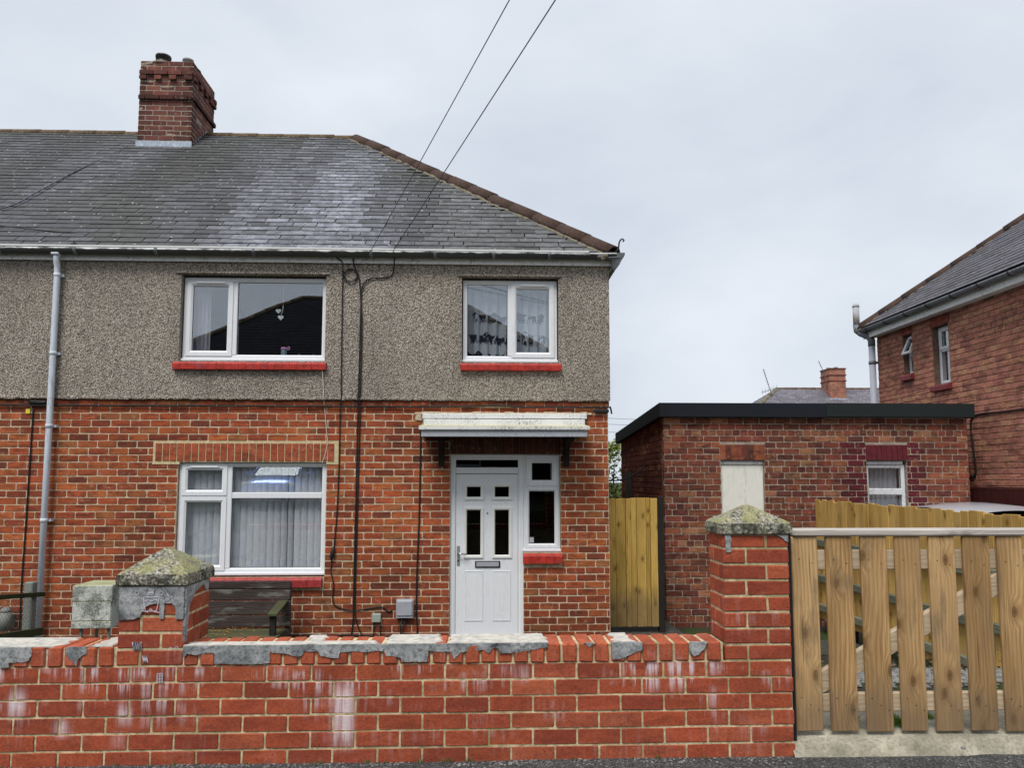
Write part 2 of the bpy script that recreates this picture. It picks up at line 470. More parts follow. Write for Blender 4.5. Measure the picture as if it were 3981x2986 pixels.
MATS['gutter_grey'] = white_worn('gutter_grey', (0.19, 0.20, 0.22), (0.03, 0.03, 0.03), 0.8, 20)
MATS['fascia'] = white_worn('fascia', (0.90, 0.91, 0.90), (0.25, 0.25, 0.24), 0.7, 30)
MATS['pipe'] = white_worn('pipe', (0.64, 0.69, 0.76), (0.22, 0.24, 0.27), 0.6, 26, (2, 2, 0.3))
MATS['lead'] = white_worn('lead', (0.36, 0.42, 0.50), (0.62, 0.68, 0.74), 0.9, 12, (3, 1, 1))
MATS['peel_white'] = white_worn('peel_white', (0.68, 0.68, 0.70), (0.16, 0.15, 0.14), 0.8, 26)
MATS['board_cream'] = white_worn('board_cream', (0.80, 0.795, 0.72), (0.45, 0.42, 0.34), 0.7, 14, (2, 2, 0.5))
MATS['post_stone'] = white_worn('post_stone', (0.22, 0.23, 0.21), (0.08, 0.085, 0.06), 0.8, 30)
MATS['rusty_pipe'] = white_worn('rusty_pipe', (0.44, 0.45, 0.48), (0.30, 0.18, 0.06), 1.0, 9, (1, 1, 0.5))

def felt_mat():
    g = G('roof_felt', 0.85, 0.25)
    p = g.pos()
    x = g.sep(p)[0]
    a = g.noise(p, 60, 4, 0.6)
    c0 = g.mix(g.math('GREATER_THAN', x, 4.72), (0.008, 0.010, 0.016), (0.013, 0.018, 0.018))
    g.col(g.mix(g.ramp(a, [(0.4, 0.0), (0.8, 0.45)]), c0, (0.03, 0.035, 0.038)))
    g.bump(a, 0.5, 0.004)
    return g.m
MATS['felt'] = felt_mat()

def cabinet_mat():
    g = G('cabinet', 0.9, 0.15)
    p = g.pos()
    a = g.noise(p, 6.5, 5, 0.65)
    sp = g.noise(p, 70, 4, 0.75)
    c = g.ramp(sp, [(0.3, (0.20, 0.21, 0.18)), (0.5, (0.50, 0.51, 0.47)), (0.7, (0.66, 0.66, 0.62))])
    c = g.mix(g.math('MULTIPLY', g.ramp(a, [(0.46, 0.0), (0.56, 1.0)]), g.ramp(sp, [(0.32, 1.0), (0.62, 0.35)])), c, (0.05, 0.06, 0.04))
    nz = g.sep(g.n('ShaderNodeNewGeometry').outputs['Normal'])[2]
    c = g.mix(g.ramp(nz, [(0.4, 0.0), (0.8, 0.75)]), c, (0.34, 0.34, 0.16))
    g.col(c)
    g.bump(sp, 0.4, 0.004)
    return g.m
MATS['cabinet'] = cabinet_mat()

def glass_mat(name, tint=(0.85, 0.9, 0.92), ior=2.3):
    g = G(name)
    nt = g.nt
    lw = g.n('ShaderNodeLayerWeight')
    lw.inputs['Blend'].default_value = 0.5
    r0 = ((ior-1)/(ior+1))**2
    fac = g.math('ADD', r0, g.math('MULTIPLY', g.math('POWER', lw.outputs['Facing'], 5.0), 1-r0), True)
    tr = g.n('ShaderNodeBsdfTransparent')
    tr.inputs['Color'].default_value = (*tint, 1)
    gl = g.n('ShaderNodeBsdfGlossy')
    gl.inputs['Roughness'].default_value = 0.01
    gl.inputs['Color'].default_value = (0.90, 0.95, 1.0, 1)
    bp = g.n('ShaderNodeBump')
    bp.inputs['Strength'].default_value = 0.02
    bp.inputs['Distance'].default_value = 0.02
    nt.links.new(g.noise(g.pos(), 2.2, 1, 0.4), bp.inputs['Height'])
    nt.links.new(bp.outputs[0], gl.inputs['Normal'])
    ms = g.n('ShaderNodeMixShader')
    nt.links.new(fac, ms.inputs[0])
    nt.links.new(tr.outputs[0], ms.inputs[1])
    nt.links.new(gl.outputs[0], ms.inputs[2])
    nt.links.new(ms.outputs[0], nt.nodes['Material Output'].inputs['Surface'])
    return g.m
MATS['glass'] = glass_mat('glass', (0.97, 0.98, 0.98), 2.3)
MATS['glass_dark'] = glass_mat('glass_dark', (0.16, 0.16, 0.18), 1.45)

def cloth(name, c, trans=0.0):
    g = G(name, 0.9, 0.1)
    f = g.noise(g.mapv(g.pos(), (60, 60, 12)), 1.0, 3, 0.6)
    g.col(g.mix(g.ramp(f, [(0.3, 0.8), (0.7, 1.0)]), (0, 0, 0), c))
    return g.m
MATS['blind'] = cloth('blind', (0.76, 0.78, 0.84))
MATS['curtain'] = cloth('curtain', (0.40, 0.43, 0.48))
MATS['curtain_lilac'] = cloth('curtain_lilac', (0.42, 0.40, 0.46))
MATS['net'] = cloth('net', (0.50, 0.50, 0.54))

# ---- ground
def tarmac_mat():
    g = G('tarmac', 0.9, 0.2)
    p = g.pos()
    v = g.vor(p, 130, 'Color')
    s = g.sep(v)[0]
    c = g.ramp(s, [(0.0, (0.03, 0.03, 0.032)), (0.6, (0.09, 0.09, 0.092)), (0.9, (0.16, 0.16, 0.155)), (1.0, (0.34, 0.33, 0.31))])
    c = g.mix(g.ramp(g.noise(p, 3, 5, 0.6), [(0.4, 0.5), (0.65, 0.0)]), c, (0.035, 0.035, 0.035))
    c = g.mix(g.ramp(g.noise(p, 26, 4, 0.7), [(0.58, 0.0), (0.75, 0.5)]), c, (0.19, 0.17, 0.145))
    g.col(c)
    g.bump(g.vor(p, 130, 'Distance'), 0.9, 0.008)
    return g.m
MATS['tarmac'] = tarmac_mat()
def concrete_mat():
    g = G('concrete', 0.92, 0.15)
    p = g.pos()
    a = g.noise(p, 4, 6, 0.65)
    sp = g.noise(p, 60, 5, 0.7)
    c = g.ramp(a, [(0.3, (0.17, 0.16, 0.12)), (0.48, (0.33, 0.30, 0.23)), (0.7, (0.50, 0.46, 0.36))])
    c = g.mix(g.ramp(sp, [(0.36, 0.6), (0.55, 0.0)]), c, (0.14, 0.13, 0.10))
    c = g.mix(g.ramp(g.noise(p, 7, 5, 0.6), [(0.60, 0.0), (0.72, 0.6)]), c, (0.20, 0.20, 0.09))
    g.col(c)
    g.bump(sp, 0.6, 0.006)
    return g.m
MATS['concrete'] = concrete_mat()
MATS['damp_concrete'] = plain('damp_concrete', (0.075, 0.078, 0.062), 0.7, 0.4, nscale=14, namt=0.4, bump=0.5)
def soil_mat():
    g = G('soil', 0.95, 0.1)
    p = g.pos()
    a = g.noise(p, 2.0, 6, 0.65)
    b = g.noise(p, 22, 5, 0.7)
    c = g.mix(g.ramp(a, [(0.42, 0.0), (0.58, 1.0)]), (0.06, 0.05, 0.04), (0.045, 0.075, 0.02))
    c = g.mix(b, g.mix(0.5, c, (0.02, 0.018, 0.015)), c)
    g.col(c)
    g.bump(b, 0.8, 0.02)
    return g.m
MATS['soil'] = soil_mat()
MATS['gravel_stone'] = plain('gravel_stone', (0.30, 0.29, 0.27), 0.9, nscale=12, namt=0.5)
def leaf_mat(name, c0, c1):
    g = G(name, 0.6, 0.3)
    a = g.attr()
    g.col(g.mix(g.sep(a)[0], c0, c1))
    return g.m
MATS['leaf'] = leaf_mat('leaf', (0.06, 0.095, 0.018), (0.30, 0.36, 0.09))
MATS['grass'] = leaf_mat('grass', (0.07, 0.16, 0.02), (0.22, 0.40, 0.05))
MATS['bark'] = plain('bark', (0.08, 0.06, 0.045), 0.95, bump=0.8)
def paint_mat(name, c):
    g = G(name, 0.28, 0.5)
    g.col(c)
    g.b.inputs['Metallic'].default_value = 0.35
    g.b.inputs['Coat Weight'].default_value = 0.6
    return g.m
MATS['paint_silver'] = paint_mat('paint_silver', (0.62, 0.66, 0.72))
MATS['paint_blue'] = paint_mat('paint_blue', (0.03, 0.15, 0.52))
MATS['lamp_glass'] = plain('lamp_glass', (0.75, 0.78, 0.8), 0.15, 0.6)
MATS['plate'] = plain('plate', (0.75, 0.75, 0.72), 0.5)
MATS['tyre'] = plain('tyre', (0.015, 0.015, 0.016), 0.85)

# ------------------------------------------------------------------ mesh helpers
WPOS = {}
def link(o, parent=None):
    COL.objects.link(o)
    if parent is not None:
        o.parent = parent
        o.matrix_parent_inverse = Matrix.Translation(-WPOS.get(parent.name, Vector()))
    return o
def tag(o, label=None, cat=None, group=None, kind=None):
    if label: o['label'] = label
    if cat: o['category'] = cat
    if group: o['group'] = group
    if kind: o['kind'] = kind
    return o
def thing(name, label, cat, loc, group=None):
    o = bpy.data.objects.new(name, None)
    o.empty_display_size = 0.2
    o.location = loc
    COL.objects.link(o)
    WPOS[o.name] = Vector(loc)
    return tag(o, label, cat, group)

class MB:
    """collects geometry in a local frame T (x along, y inward, z up) and links it as one mesh object"""
    def __init__(s, T=None):
        s.v = []; s.f = []; s.c = []; s.T = T or Matrix(); s.smooth = set()
    def add(s, verts, faces, col=None, M=None, smooth=False):
        b = len(s.v)
        M_ = s.T @ M if M is not None else s.T
        s.v += [tuple(M_ @ Vector(v)) for v in verts]
        for f in faces:
            if smooth: s.smooth.add(len(s.f))
            s.f.append(tuple(i + b for i in f))
            s.c.append(col)
        return s
    def box(s, x0, x1, y0, y1, z0, z1, M=None, col=None):
        v = [(x0,y0,z0),(x1,y0,z0),(x1,y1,z0),(x0,y1,z0),(x0,y0,z1),(x1,y0,z1),(x1,y1,z1),(x0,y1,z1)]
        return s.add(v, [(0,3,2,1),(4,5,6,7),(0,1,5,4),(1,2,6,5),(2,3,7,6),(3,0,4,7)], col, M)
    def cbox(s, x0, x1, y0, y1, z0, z1, b=0.004, M=None, jit=0.0, r=rng, col=None):
        """box with chamfered edges"""
        b = min(b, (x1-x0)*.45, (y1-y0)*.45, (z1-z0)*.45)
        v = []
        lo = (x0, y0, z0); hi = (x1, y1, z1)
        idx = {}
        for sx in (0, 1):
            for sy in (0, 1):
                for sz in (0, 1):
                    sg = (sx, sy, sz)
                    jx = [r.uniform(-jit, jit) for _ in range(3)] if jit else (0, 0, 0)
                    for a in range(3):
                        p = []
                        for k in range(3):
                            q = hi[k] if sg[k] else lo[k]
                            if k != a:
                                q += -b if sg[k] else b
                            p.append(q + jx[k])
                        idx[(sg, a)] = len(v)
                        v.append(tuple(p))
        f = []
        for a in range(3):
            o = [k for k in range(3) if k != a]
            for sgn in (0, 1):
                loop = []
                for (p, q) in ((0,0),(1,0),(1,1),(0,1)):
                    sg = [0,0,0]; sg[a] = sgn; sg[o[0]] = p; sg[o[1]] = q
                    loop.append(idx[(tuple(sg), a)])
                flip = (sgn == 0) ^ (a == 1)
                f.append(tuple(reversed(loop)) if flip else tuple(loop))
        for a in range(3):            # edges along axis a
            o = [k for k in range(3) if k != a]
            for p in (0, 1):
                for q in (0, 1):
                    s0 = [0,0,0]; s1 = [0,0,0]
                    s0[a] = 0; s1[a] = 1
                    for t in (s0, s1): t[o[0]] = p; t[o[1]] = q
                    s0 = tuple(s0); s1 = tuple(s1)
                    f.append((idx[(s0,o[0])], idx[(s1,o[0])], idx[(s1,o[1])], idx[(s0,o[1])]))
        for k in [(x,y,z) for x in (0,1) for y in (0,1) for z in (0,1)]:
            f.append((idx[(k,0)], idx[(k,1)], idx[(k,2)]))
        return s.add(v, f, col, M)
    def quad(s, a, b, c, d, col=None):
        return s.add([a, b, c, d], [(0, 1, 2, 3)], col)
    def prism(s, poly, y0, y1, M=None, col=None):
        """poly of (x,z) extruded from y0 to y1"""
        n = len(poly)
        v = [(x, y0, z) for x, z in poly] + [(x, y1, z) for x, z in poly]
        f = [tuple(range(n)), tuple(range(2*n-1, n-1, -1))]
        f += [(i, n+i, n+(i+1) % n, (i+1) % n) for i in range(n)]
        return s.add(v, f, col, M)
    def tube(s, pts, r, n=8, cap=True, col=None, radii=None):
        pts = [Vector(p) for p in pts]
        rings = []
        up = Vector((0, 0, 1))
        prev = None
        for i, p in enumerate(pts):
            d = (pts[min(i+1, len(pts)-1)] - pts[max(i-1, 0)]).normalized()
            if prev is None:
                a = d.cross(up)
                if a.length < 1e-3: a = d.cross(Vector((0, 1, 0)))
            else:
                a = prev - d * prev.dot(d)
            a.normalize(); prev = a
            b = d.cross(a)
            rr = radii[i] if radii else r
            rings.append([p + (a*math.cos(2*math.pi*k/n) + b*math.sin(2*math.pi*k/n))*rr for k in range(n)])
        v = [tuple(q) for rg in rings for q in rg]
        f = []
        for i in range(len(pts)-1):
            for k in range(n):
                f.append((i*n+k, i*n+(k+1) % n, (i+1)*n+(k+1) % n, (i+1)*n+k))
        if cap:
            f.append(tuple(reversed(range(n))))
            f.append(tuple(range((len(pts)-1)*n, len(pts)*n)))
        return s.add(v, f, col, smooth=(n > 5))
    def loft(s, rings, cap=True, smooth=True, col=None, closed=True):
        n = len(rings[0])
        v = [tuple(p) for r_ in rings for p in r_]
        f = []
        for i in range(len(rings)-1):
            for k in range(n if closed else n-1):
                f.append((i*n+k, i*n+(k+1) % n, (i+1)*n+(k+1) % n, (i+1)*n+k))
        if cap:
            f.append(tuple(reversed(range(n))))
            f.append(tuple(range((len(rings)-1)*n, len(rings)*n)))
        return s.add(v, f, col, smooth=smooth)
    def lathe(s, c, prof, n=20, axis='z'):
        rings = []
        for r_, h in prof:
            ring = []
            for k in range(n):
                a = 2*math.pi*k/n
                p = (r_*math.cos(a), r_*math.sin(a), h)
                if axis == 'y': p = (p[0], p[2], -p[1])
                if axis == 'x': p = (p[2], p[0], p[1])
                ring.append((c[0]+p[0], c[1]+p[1], c[2]+p[2]))
            rings.append(ring)
        return s.loft(rings)
    def build(s, name, mat, parent=None, label=None, cat=None, group=None, kind=None, color=None, fix=True):
        me = bpy.data.meshes.new(name)
        me.from_pydata(s.v, [], s.f)
        if any(c is not None for c in s.c):
            at = me.color_attributes.new('bcol', 'FLOAT_COLOR', 'CORNER')
            buf = []
            for f, c in zip(s.f, s.c):
                c = c or (1, 1, 1)
                buf += [c[0], c[1], c[2], 1.0] * len(f)
            at.data.foreach_set('color', buf)
        if s.smooth:
            fl = [False] * len(s.f)
            for i in s.smooth: fl[i] = True
            me.polygons.foreach_set('use_smooth', fl)
        me.materials.append(MATS[mat] if isinstance(mat, str) else mat)
        if fix:
            bm = bmesh.new(); bm.from_mesh(me)
            bmesh.ops.recalc_face_normals(bm, faces=bm.faces)
            bm.to_mesh(me); bm.free()
        me.update()
        o = bpy.data.objects.new(name, me)
        link(o, parent)
        if color: o.color = (*color, 1)
        return tag(o, label, cat, group, kind)

def face_T(loc, ang=0):
    return Matrix.Translation(loc) @ Matrix.Rotation(R(ang), 4, 'Z')

# ---- bricks: a pool of slightly different chipped bricks, shared between alike pieces
POOL = {}
def brick_geo(w, h, d, cut, var):
    tight = cut < 0.005
    r = random.Random(hash((round(w*1000), round(h*1000), round(d*1000), var)) & 0xffff)
    b = 0.0018 if tight else 0.0035
    def octo(ins, y, jy):
        x0, x1, z0, z1 = ins, w-ins, ins, h-ins
        c = [r.uniform(0.45, 1.25)*cut for _ in range(4)]
        cx = [min(q, w*.3) for q in c]
        j = lambda: r.uniform(-0.0013, 0.0013)
        pts = [(x0+cx[0], z0), (x1-cx[1], z0), (x1, z0+c[1]), (x1, z1-c[2]), (x1-cx[2], z1), (x0+cx[3], z1), (x0, z1-c[3]), (x0, z0+c[0])]
        return [(x+j(), y+(r.uniform(-jy, jy) if jy else 0), z+j()) for x, z in pts]
    st = r.getstate()
    a = octo(b, 0.0, 0.0012); r.setstate(st)
    m = octo(0, b, 0); r.setstate(st)
    e = octo(0, d, 0)
    v = a + m + e
    f = [tuple(range(8))]
    for q in (0, 8):
        f += [(q+i, q+8+i, q+8+(i+1) % 8, q+(i+1) % 8) for i in range(8)]
    return v, f
def brick_mesh(w, h, d, cut, var, mat):
    key = (round(w/.004), round(h/.004), d, cut, var, mat)
    if key not in POOL:
        v, f = brick_geo(round(w/.004)*.004, round(h/.004)*.004, d, cut, var)
        me = bpy.data.meshes.new('brick')
        me.from_pydata(v, [], f)
        me.materials.append(MATS[mat])
        bm = bmesh.new(); bm.from_mesh(me); bmesh.ops.recalc_face_normals(bm, faces=bm.faces); bm.to_mesh(me); bm.free()
        POOL[key] = me
    return POOL[key]

def layout(L, z0, n, ch, pitch, holes=(), bond='stretcher', joint=0.009, r=rng, u0=0.0, hdr=(6, 3)):
    out = []
    for i in range(n):
        z = z0 + i*ch
        h = ch - joint
        header = bond == 'garden' and i % hdr[0] == hdr[1]
        pt = pitch/2 if header else pitch
        off = (pitch*0.25 if header else (0 if i % 2 else pitch/2)) + (i*37 % 7)*0.002
        us = []
        u = u0 - pt + off % pt
        while u < L:
            us.append(u); u += pt + r.uniform(-0.004, 0.004)
        us.append(u)
        for a, b in zip(us, us[1:]):
            segs = [(max(a, u0), min(b - joint, L))]
            for (ha, hb, za, zb) in holes:
                if min(z+h, zb) - max(z, za) < h*0.45: continue
                ns = []
                for (p, q) in segs:
                    if hb <= p or ha >= q: ns.append((p, q)); continue
                    if ha - p > 0.02: ns.append((p, ha-0.002))
                    if q - hb > 0.02: ns.append((hb+0.002, q))
                segs = ns
            for (p, q) in segs:
                if q - p > 0.022:
                    out.append((p, q, z + r.uniform(-.0015, .0015), h + r.uniform(-.002, .002)))
    return out

def lay(parent, T, items, pal, mat, cut=0.010, depth=0.06, nparts=300, matattr=None, proud=0.0015, r=rng, name='brick'):
    """individual bricks for the nparts nearest ones, the rest joined in one part"""
    its = []
    for (a, b, z, h) in items:
        its.append((((T @ Vector(((a+b)/2, 0, z))) - CAMP).length, a, b, z, h))
    its.sort()
    rest = MB(T)
    for k, (dist, a, b, z, h) in enumerate(its):
        col = pal(r, (a+b)/2, z)
        y = r.uniform(-proud, proud)
        var = r.randrange(5)
        if k < nparts:
            me = brick_mesh(b-a, h, depth, cut, var, mat)
            o = bpy.data.objects.new(name, me)
            link(o, parent)
            o.matrix_basis = T @ Matrix.Translation((a, y, z))
            o.color = (*col, 1)
        else:
            v, f = brick_geo(b-a, h, depth, cut, var)
            rest.add(v, f, col, Matrix.Translation((a, y, z)))
    if rest.v:
        rest.build('brickwork', matattr or mat, parent, kind='stuff')

def wall_rects(L0, L1, z0, z1, holes):
    """rectangles covering [L0,L1]x[z0,z1] minus holes"""
    xs = sorted({L0, L1, *[min(max(h[0], L0), L1) for h in holes], *[min(max(h[1], L0), L1) for h in holes]})
    out = []
    for a, b in zip(xs, xs[1:]):
        if b - a < 1e-6: continue
        zs = [(z0, z1)]
        for (ha, hb, za, zb) in holes:
            if ha <= a + 1e-6 and hb >= b - 1e-6:
                ns = []
                for (p, q) in zs:
                    if zb <= p or za >= q: ns.append((p, q)); continue
                    if za > p: ns.append((p, za))
                    if zb < q: ns.append((zb, q))
                zs = ns
        out += [(a, b, p, q) for p, q in zs]
    return out

def jit(c, r, amt=0.18):
    k = 1 + r.uniform(-amt, amt)
    return tuple(max(0.004, x*k*(1+r.uniform(-amt*.35, amt*.35))) for x in c)
def pick(r, table):
    t = r.random()*sum(w for w, _ in table)
    for w, c in table:
        t -= w
        if t <= 0: return c
    return table[-1][1]
PAL_HOUSE = [(46, (0.40, 0.088, 0.033)), (20, (0.47, 0.130, 0.042)), (20, (0.28, 0.062, 0.029)), (6, (0.17, 0.046, 0.025)), (8, (0.36, 0.135, 0.05))]
def pal_house(r, u, z):
    c = tuple(Vector(jit(pick(r, PAL_HOUSE), r, 0.14)).lerp(Vector((0.38, 0.088, 0.034)), 0.18))
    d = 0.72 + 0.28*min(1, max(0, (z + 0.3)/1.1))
    d *= 1 + 0.30*mnoise.noise(Vector((u*0.9, z*1.3, 2.0)))
    if -0.7 < u < 1.15 and z > 1.55 and z < 2.0: d *= 0.55  # shade under the door canopy, with some soot, put into the brick colour
    return tuple(x*d for x in c)
PAL_OLD = [(34, (0.25, 0.066, 0.040)), (20, (0.32, 0.118, 0.058)), (9, (0.42, 0.20, 0.10)), (17, (0.135, 0.042, 0.034)), (20, (0.19, 0.064, 0.036))]
def pal_old(r, u, z):
    c = Vector(jit(pick(r, PAL_OLD), r)).lerp(Vector((0.235, 0.074, 0.044)), 0.25)
    return tuple(c*(1 + 0.3*mnoise.noise(Vector((u*0.8, z*1.2, 7.0)))))
PAL_PINK = [(46, (0.56, 0.235, 0.16)), (28, (0.60, 0.32, 0.18)), (18, (0.46, 0.175, 0.135)), (8, (0.32, 0.13, 0.10))]
def pal_pink(r, u, z):
    c = Vector(jit(pick(r, PAL_PINK), r, 0.12)).lerp(Vector((0.58, 0.25, 0.175)), 0.40)
    return tuple(c*(1 + 0.25*mnoise.noise(Vector((u*0.7, z*0.9, 11.0)))))
def pal_yard(r, u, z): return jit(pick(r, [(62, (0.40, 0.088, 0.040)), (24, (0.33, 0.070, 0.036)), (14, (0.46, 0.115, 0.054))]), r, 0.10)
def pal_chim(r, u, z): return jit(pick(r, [(60, (0.225, 0.078, 0.062)), (25, (0.165, 0.060, 0.052)), (15, (0.28, 0.105, 0.072))]), r, 0.14)

# ================================================================== SETTING
def prof(y):
    P = [(-200, 1.0), (-14, 1.0), (-5.6, 0.56), (-3.9, 0.52), (-3.4, 0.03), (-3.0, -0.02), (3.84, -0.02), (4.08, -0.02), (5.0, -0.12), (7.6, -0.54), (9.2, -0.56), (16, -0.56), (40, -0.4), (600, -0.4)]
    for (a, za), (b, zb) in zip(P, P[1:]):
        if y <= b: return za + (zb-za)*(y-a)/(b-a)
    return P[-1][1]
ys = [-200, -60, -14, -9, -5.6, -4.8, -3.9, -3.4, -3.0, 0, 3.84, 4.08, 5.0, 6, 7, 7.6, 8.4, 9.2, 11, 16, 40, 120, 600]
xs = [-300, -60, -20, -10, -5, 0, 5, 10, 20, 60, 300]
m = MB()
m.add([(x, y, prof(y)) for y in ys for x in xs], [(j*len(xs)+i, j*len(xs)+i+1, (j+1)*len(xs)+i+1, (j+1)*len(xs)+i) for j in range(len(ys)-1) for i in range(len(xs)-1)])
m.build('ground', 'soil', kind='structure', label='garden soil and rough grass around the houses')
m = MB()
m.add([(-80, -3.0, 0.0), (80, -3.0, 0.0), (80, -1.2, -0.03), (-80, -1.2, -0.03)], [(0, 1, 2, 3)])
m.build('road', 'tarmac', kind='structure', label='dark tarmac road behind the viewer')
# pavement: slightly uneven sheet, real kerb step to the road
m = MB()
NX, NY = 120, 30
def pz(x, y): return 0.052 + 0.006*mnoise.noise(Vector((x*1.2, y*1.2, 0))) + 0.004*mnoise.noise(Vector((x*6, y*6, 3)))
gx = [-8 + 16*i/NX for i in range(NX+1)]; gy = [-1.2 + 5.08*j/NY for j in range(NY+1)]
m.add([(x, y, pz(x, y)) for y in gy for x in gx], [(j*(NX+1)+i, j*(NX+1)+i+1, (j+1)*(NX+1)+i+1, (j+1)*(NX+1)+i) for j in range(NY) for i in range(NX)])
m.box(-80, -8.001, -1.2, 3.86, -0.1, 0.05); m.box(8.001, 80, -1.2, 3.86, -0.1, 0.05)
m.build('pavement', 'tarmac', kind='structure', label='grey tarmac pavement along the foot of the brick wall', fix=False)
m = MB(); m.box(-80, 80, -1.34, -1.203, -0.08, 0.06)
m.build('kerb', 'concrete', kind='structure', label='concrete kerb between pavement and road')
# driveway behind the timber gate
m = MB()
dy = [(3.815, 0.040), (3.835, 0.066), (3.86, 0.094), (3.885, 0.112), (3.96, 0.124), (4.2, 0.128), (4.9, 0.10), (6.0, -0.12), (7.6, -0.44)]
dx = [1.535 + 0.061*i for i in range(0, 20)] + [2.76 + 0.2*i for i in range(0, 10)]
def dz(x, y, z): return z + 0.008*mnoise.noise(Vector((x*2.3, y*3.1, 1))) + (0.006*mnoise.noise(Vector((x*9, y*9, 5))) if y < 5 else 0)
m.add([(x, y + (0.012*mnoise.noise(Vector((x*3, 0, 9))) + 0.03*(x-1.56)*0.6 if y < 3.9 else 0), dz(x, y, z)) for y, z in dy for x in dx],
      [(j*len(dx)+i, j*len(dx)+i+1, (j+1)*len(dx)+i+1, (j+1)*len(dx)+i) for j in range(len(dy)-1) for i in range(len(dx)-1)], smooth=True)
m.build('driveway', 'concrete', kind='structure', label='weathered pale concrete drive under the timber gate', fix=False)
m = MB(); m.box(-10, 4.3, 8.3, 9.04, -0.62, -0.46); m.box(1.52, 2.48, 9.04, 14, -0.62, -0.47)
m.build('path', 'damp_concrete', kind='structure', label='concrete path along the house front')

# ================================================================== MAIN HOUSE
HY = 9.05
house = thing('terraced_house', 'end terrace house with pebbledash upper floor, white front door and hipped slate roof', 'house', (-2.0, HY, -0.5))
H_OPEN = [(-3.50, -1.795, 0.295, 1.62), (-0.362, 0.497, -0.6, 1.708), (0.497, 0.935, 0.562, 1.708)]
H_LINT = [(-3.762, -1.685, 1.615, 1.832), (-0.362, 0.945, 1.705, 1.915)]
H_SILL = [(-3.57, -1.80, 0.175, 0.297), (0.487, 0.945, 0.43, 0.562)]
U_OPEN = [(-3.53, -1.84, 2.79, 3.828), (-0.235, 0.920, 2.79, 3.828)]
XL, XR = -10.0, 1.505
ZG = -0.6
m = MB()
for a, b, p, q in wall_rects(XL, XR, ZG, 2.342, H_OPEN):
    m.box(a, b, HY+0.003, HY+0.27, p, q)
m.box(XR-0.25, XR-0.008, HY+0.272, 16.1, ZG, 2.342)        # gable side
m.box(XL, XR-0.252, 15.85, 16.1, ZG, 4.0)
m.box(XL, XL+0.25, HY+0.272, 15.85, ZG, 4.0)
wall = m.build('wall', 'mortar', house)
# lime mortar reads paler around the renewed lintel
T0 = face_T((0, HY, 0))
items = layout(1.5, -0.498, 34, 0.0813, 0.2255, H_OPEN + H_LINT + H_SILL + [(-0.70, 1.23, 2.03, 2.20)], u0=-7.0)
rr = random.Random(11)
items = [i for i in items if i[2] + i[3] < 2.275]
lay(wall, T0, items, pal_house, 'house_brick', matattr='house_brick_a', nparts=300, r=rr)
# corbelled top course under the render
for a, b, z, h in layout(1.517, 2.272, 1, 0.076, 0.2255, [], u0=-7.0, r=rr):
    o = bpy.data.objects.new('corbel_brick', brick_mesh(b-a, 0.066, 0.08, 0.008, rr.randrange(5), 'house_brick'))
    link(o, wall); o.matrix_basis = Matrix.Translation((a, HY-0.016, z)); o.color = (*[x*0.62 for x in pal_house(rr, a, 1)], 1)
m = MB(); m.box(XL, 1.51, HY-0.006, HY+0.004, 2.266, 2.33); m.build('corbel_bed', 'mortar', wall)
# side gable bricks
T1 = face_T((XR, HY, 0), 90)
lay(wall, T1, layout(5.0, -0.545, 35, 0.0813, 0.2255, [], u0=0.11, r=rr), pal_house, 'house_brick', matattr='house_brick_a', nparts=0, r=rr)
# soldier lintel over the big window, bright new bricks in pale mortar
m = MB()
m.box(-3.785, -1.66, HY-0.004, HY+0.02, 1.612, 1.855); m.box(-3.79, -3.48, HY-0.0045, HY+0.02, 1.585, 1.613); m.box(-1.80, -1.655, HY-0.0045, HY+0.02, 1.585, 1.613)
lin = m.build('lintel', mortar_mat('lintel_mortar', (0.60, 0.50, 0.30), (0.44, 0.36, 0.21)), house)
n = 25
for i in range(n):
    w = 2.055/n
    x = -3.757 + i*w
    o = bpy.data.objects.new('lintel_brick', brick_mesh(w-0.012, 0.205, 0.06, 0.003, i % 5, 'house_brick'))
    link(o, lin); o.matrix_basis = Matrix.Translation((x, HY-0.010+rr.uniform(-.001, .001), 1.623)); o.color = (*jit((0.42, 0.098, 0.045), rr, 0.10), 1)
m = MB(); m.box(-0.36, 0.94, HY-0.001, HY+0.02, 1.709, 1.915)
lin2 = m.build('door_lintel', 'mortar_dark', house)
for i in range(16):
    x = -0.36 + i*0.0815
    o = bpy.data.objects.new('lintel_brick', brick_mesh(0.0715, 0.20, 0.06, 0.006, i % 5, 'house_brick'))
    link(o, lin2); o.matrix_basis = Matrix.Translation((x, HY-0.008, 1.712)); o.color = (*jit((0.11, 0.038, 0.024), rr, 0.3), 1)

# upper storey render
m = MB()
for a, b, p, q in wall_rects(XL, 1.53, 2.346, 3.985, U_OPEN):
    m.box(a, b, HY-0.028, HY+0.27, p, q)
m.box(XR-0.25, 1.53, HY+0.272, 16.1, 2.346, 3.985)
rend = m.build('render_wall', 'pebbledash', house, label='grey-brown pebbledash of the upper floor')
# ragged bell-mouth edge and drips
m = MB()
x = -7.2
while x < 1.5:
    w = rr.uniform(0.03, 0.09)
    m.cbox(x, min(x+w+0.01, 1.534), HY-0.040-rr.uniform(0, .006), HY-0.02, 2.333+rr.uniform(-.004, .006), 2.372, 0.008, r=rr)
    x += w
m.cbox(-3.60, -1.80, HY-0.052, HY-0.03, 3.826, 3.852, 0.009); m.cbox(-0.29, 0.965, HY-0.052, HY-0.03, 3.826, 3.852, 0.009)
m.build('render_drip', 'pebbledash', rend)
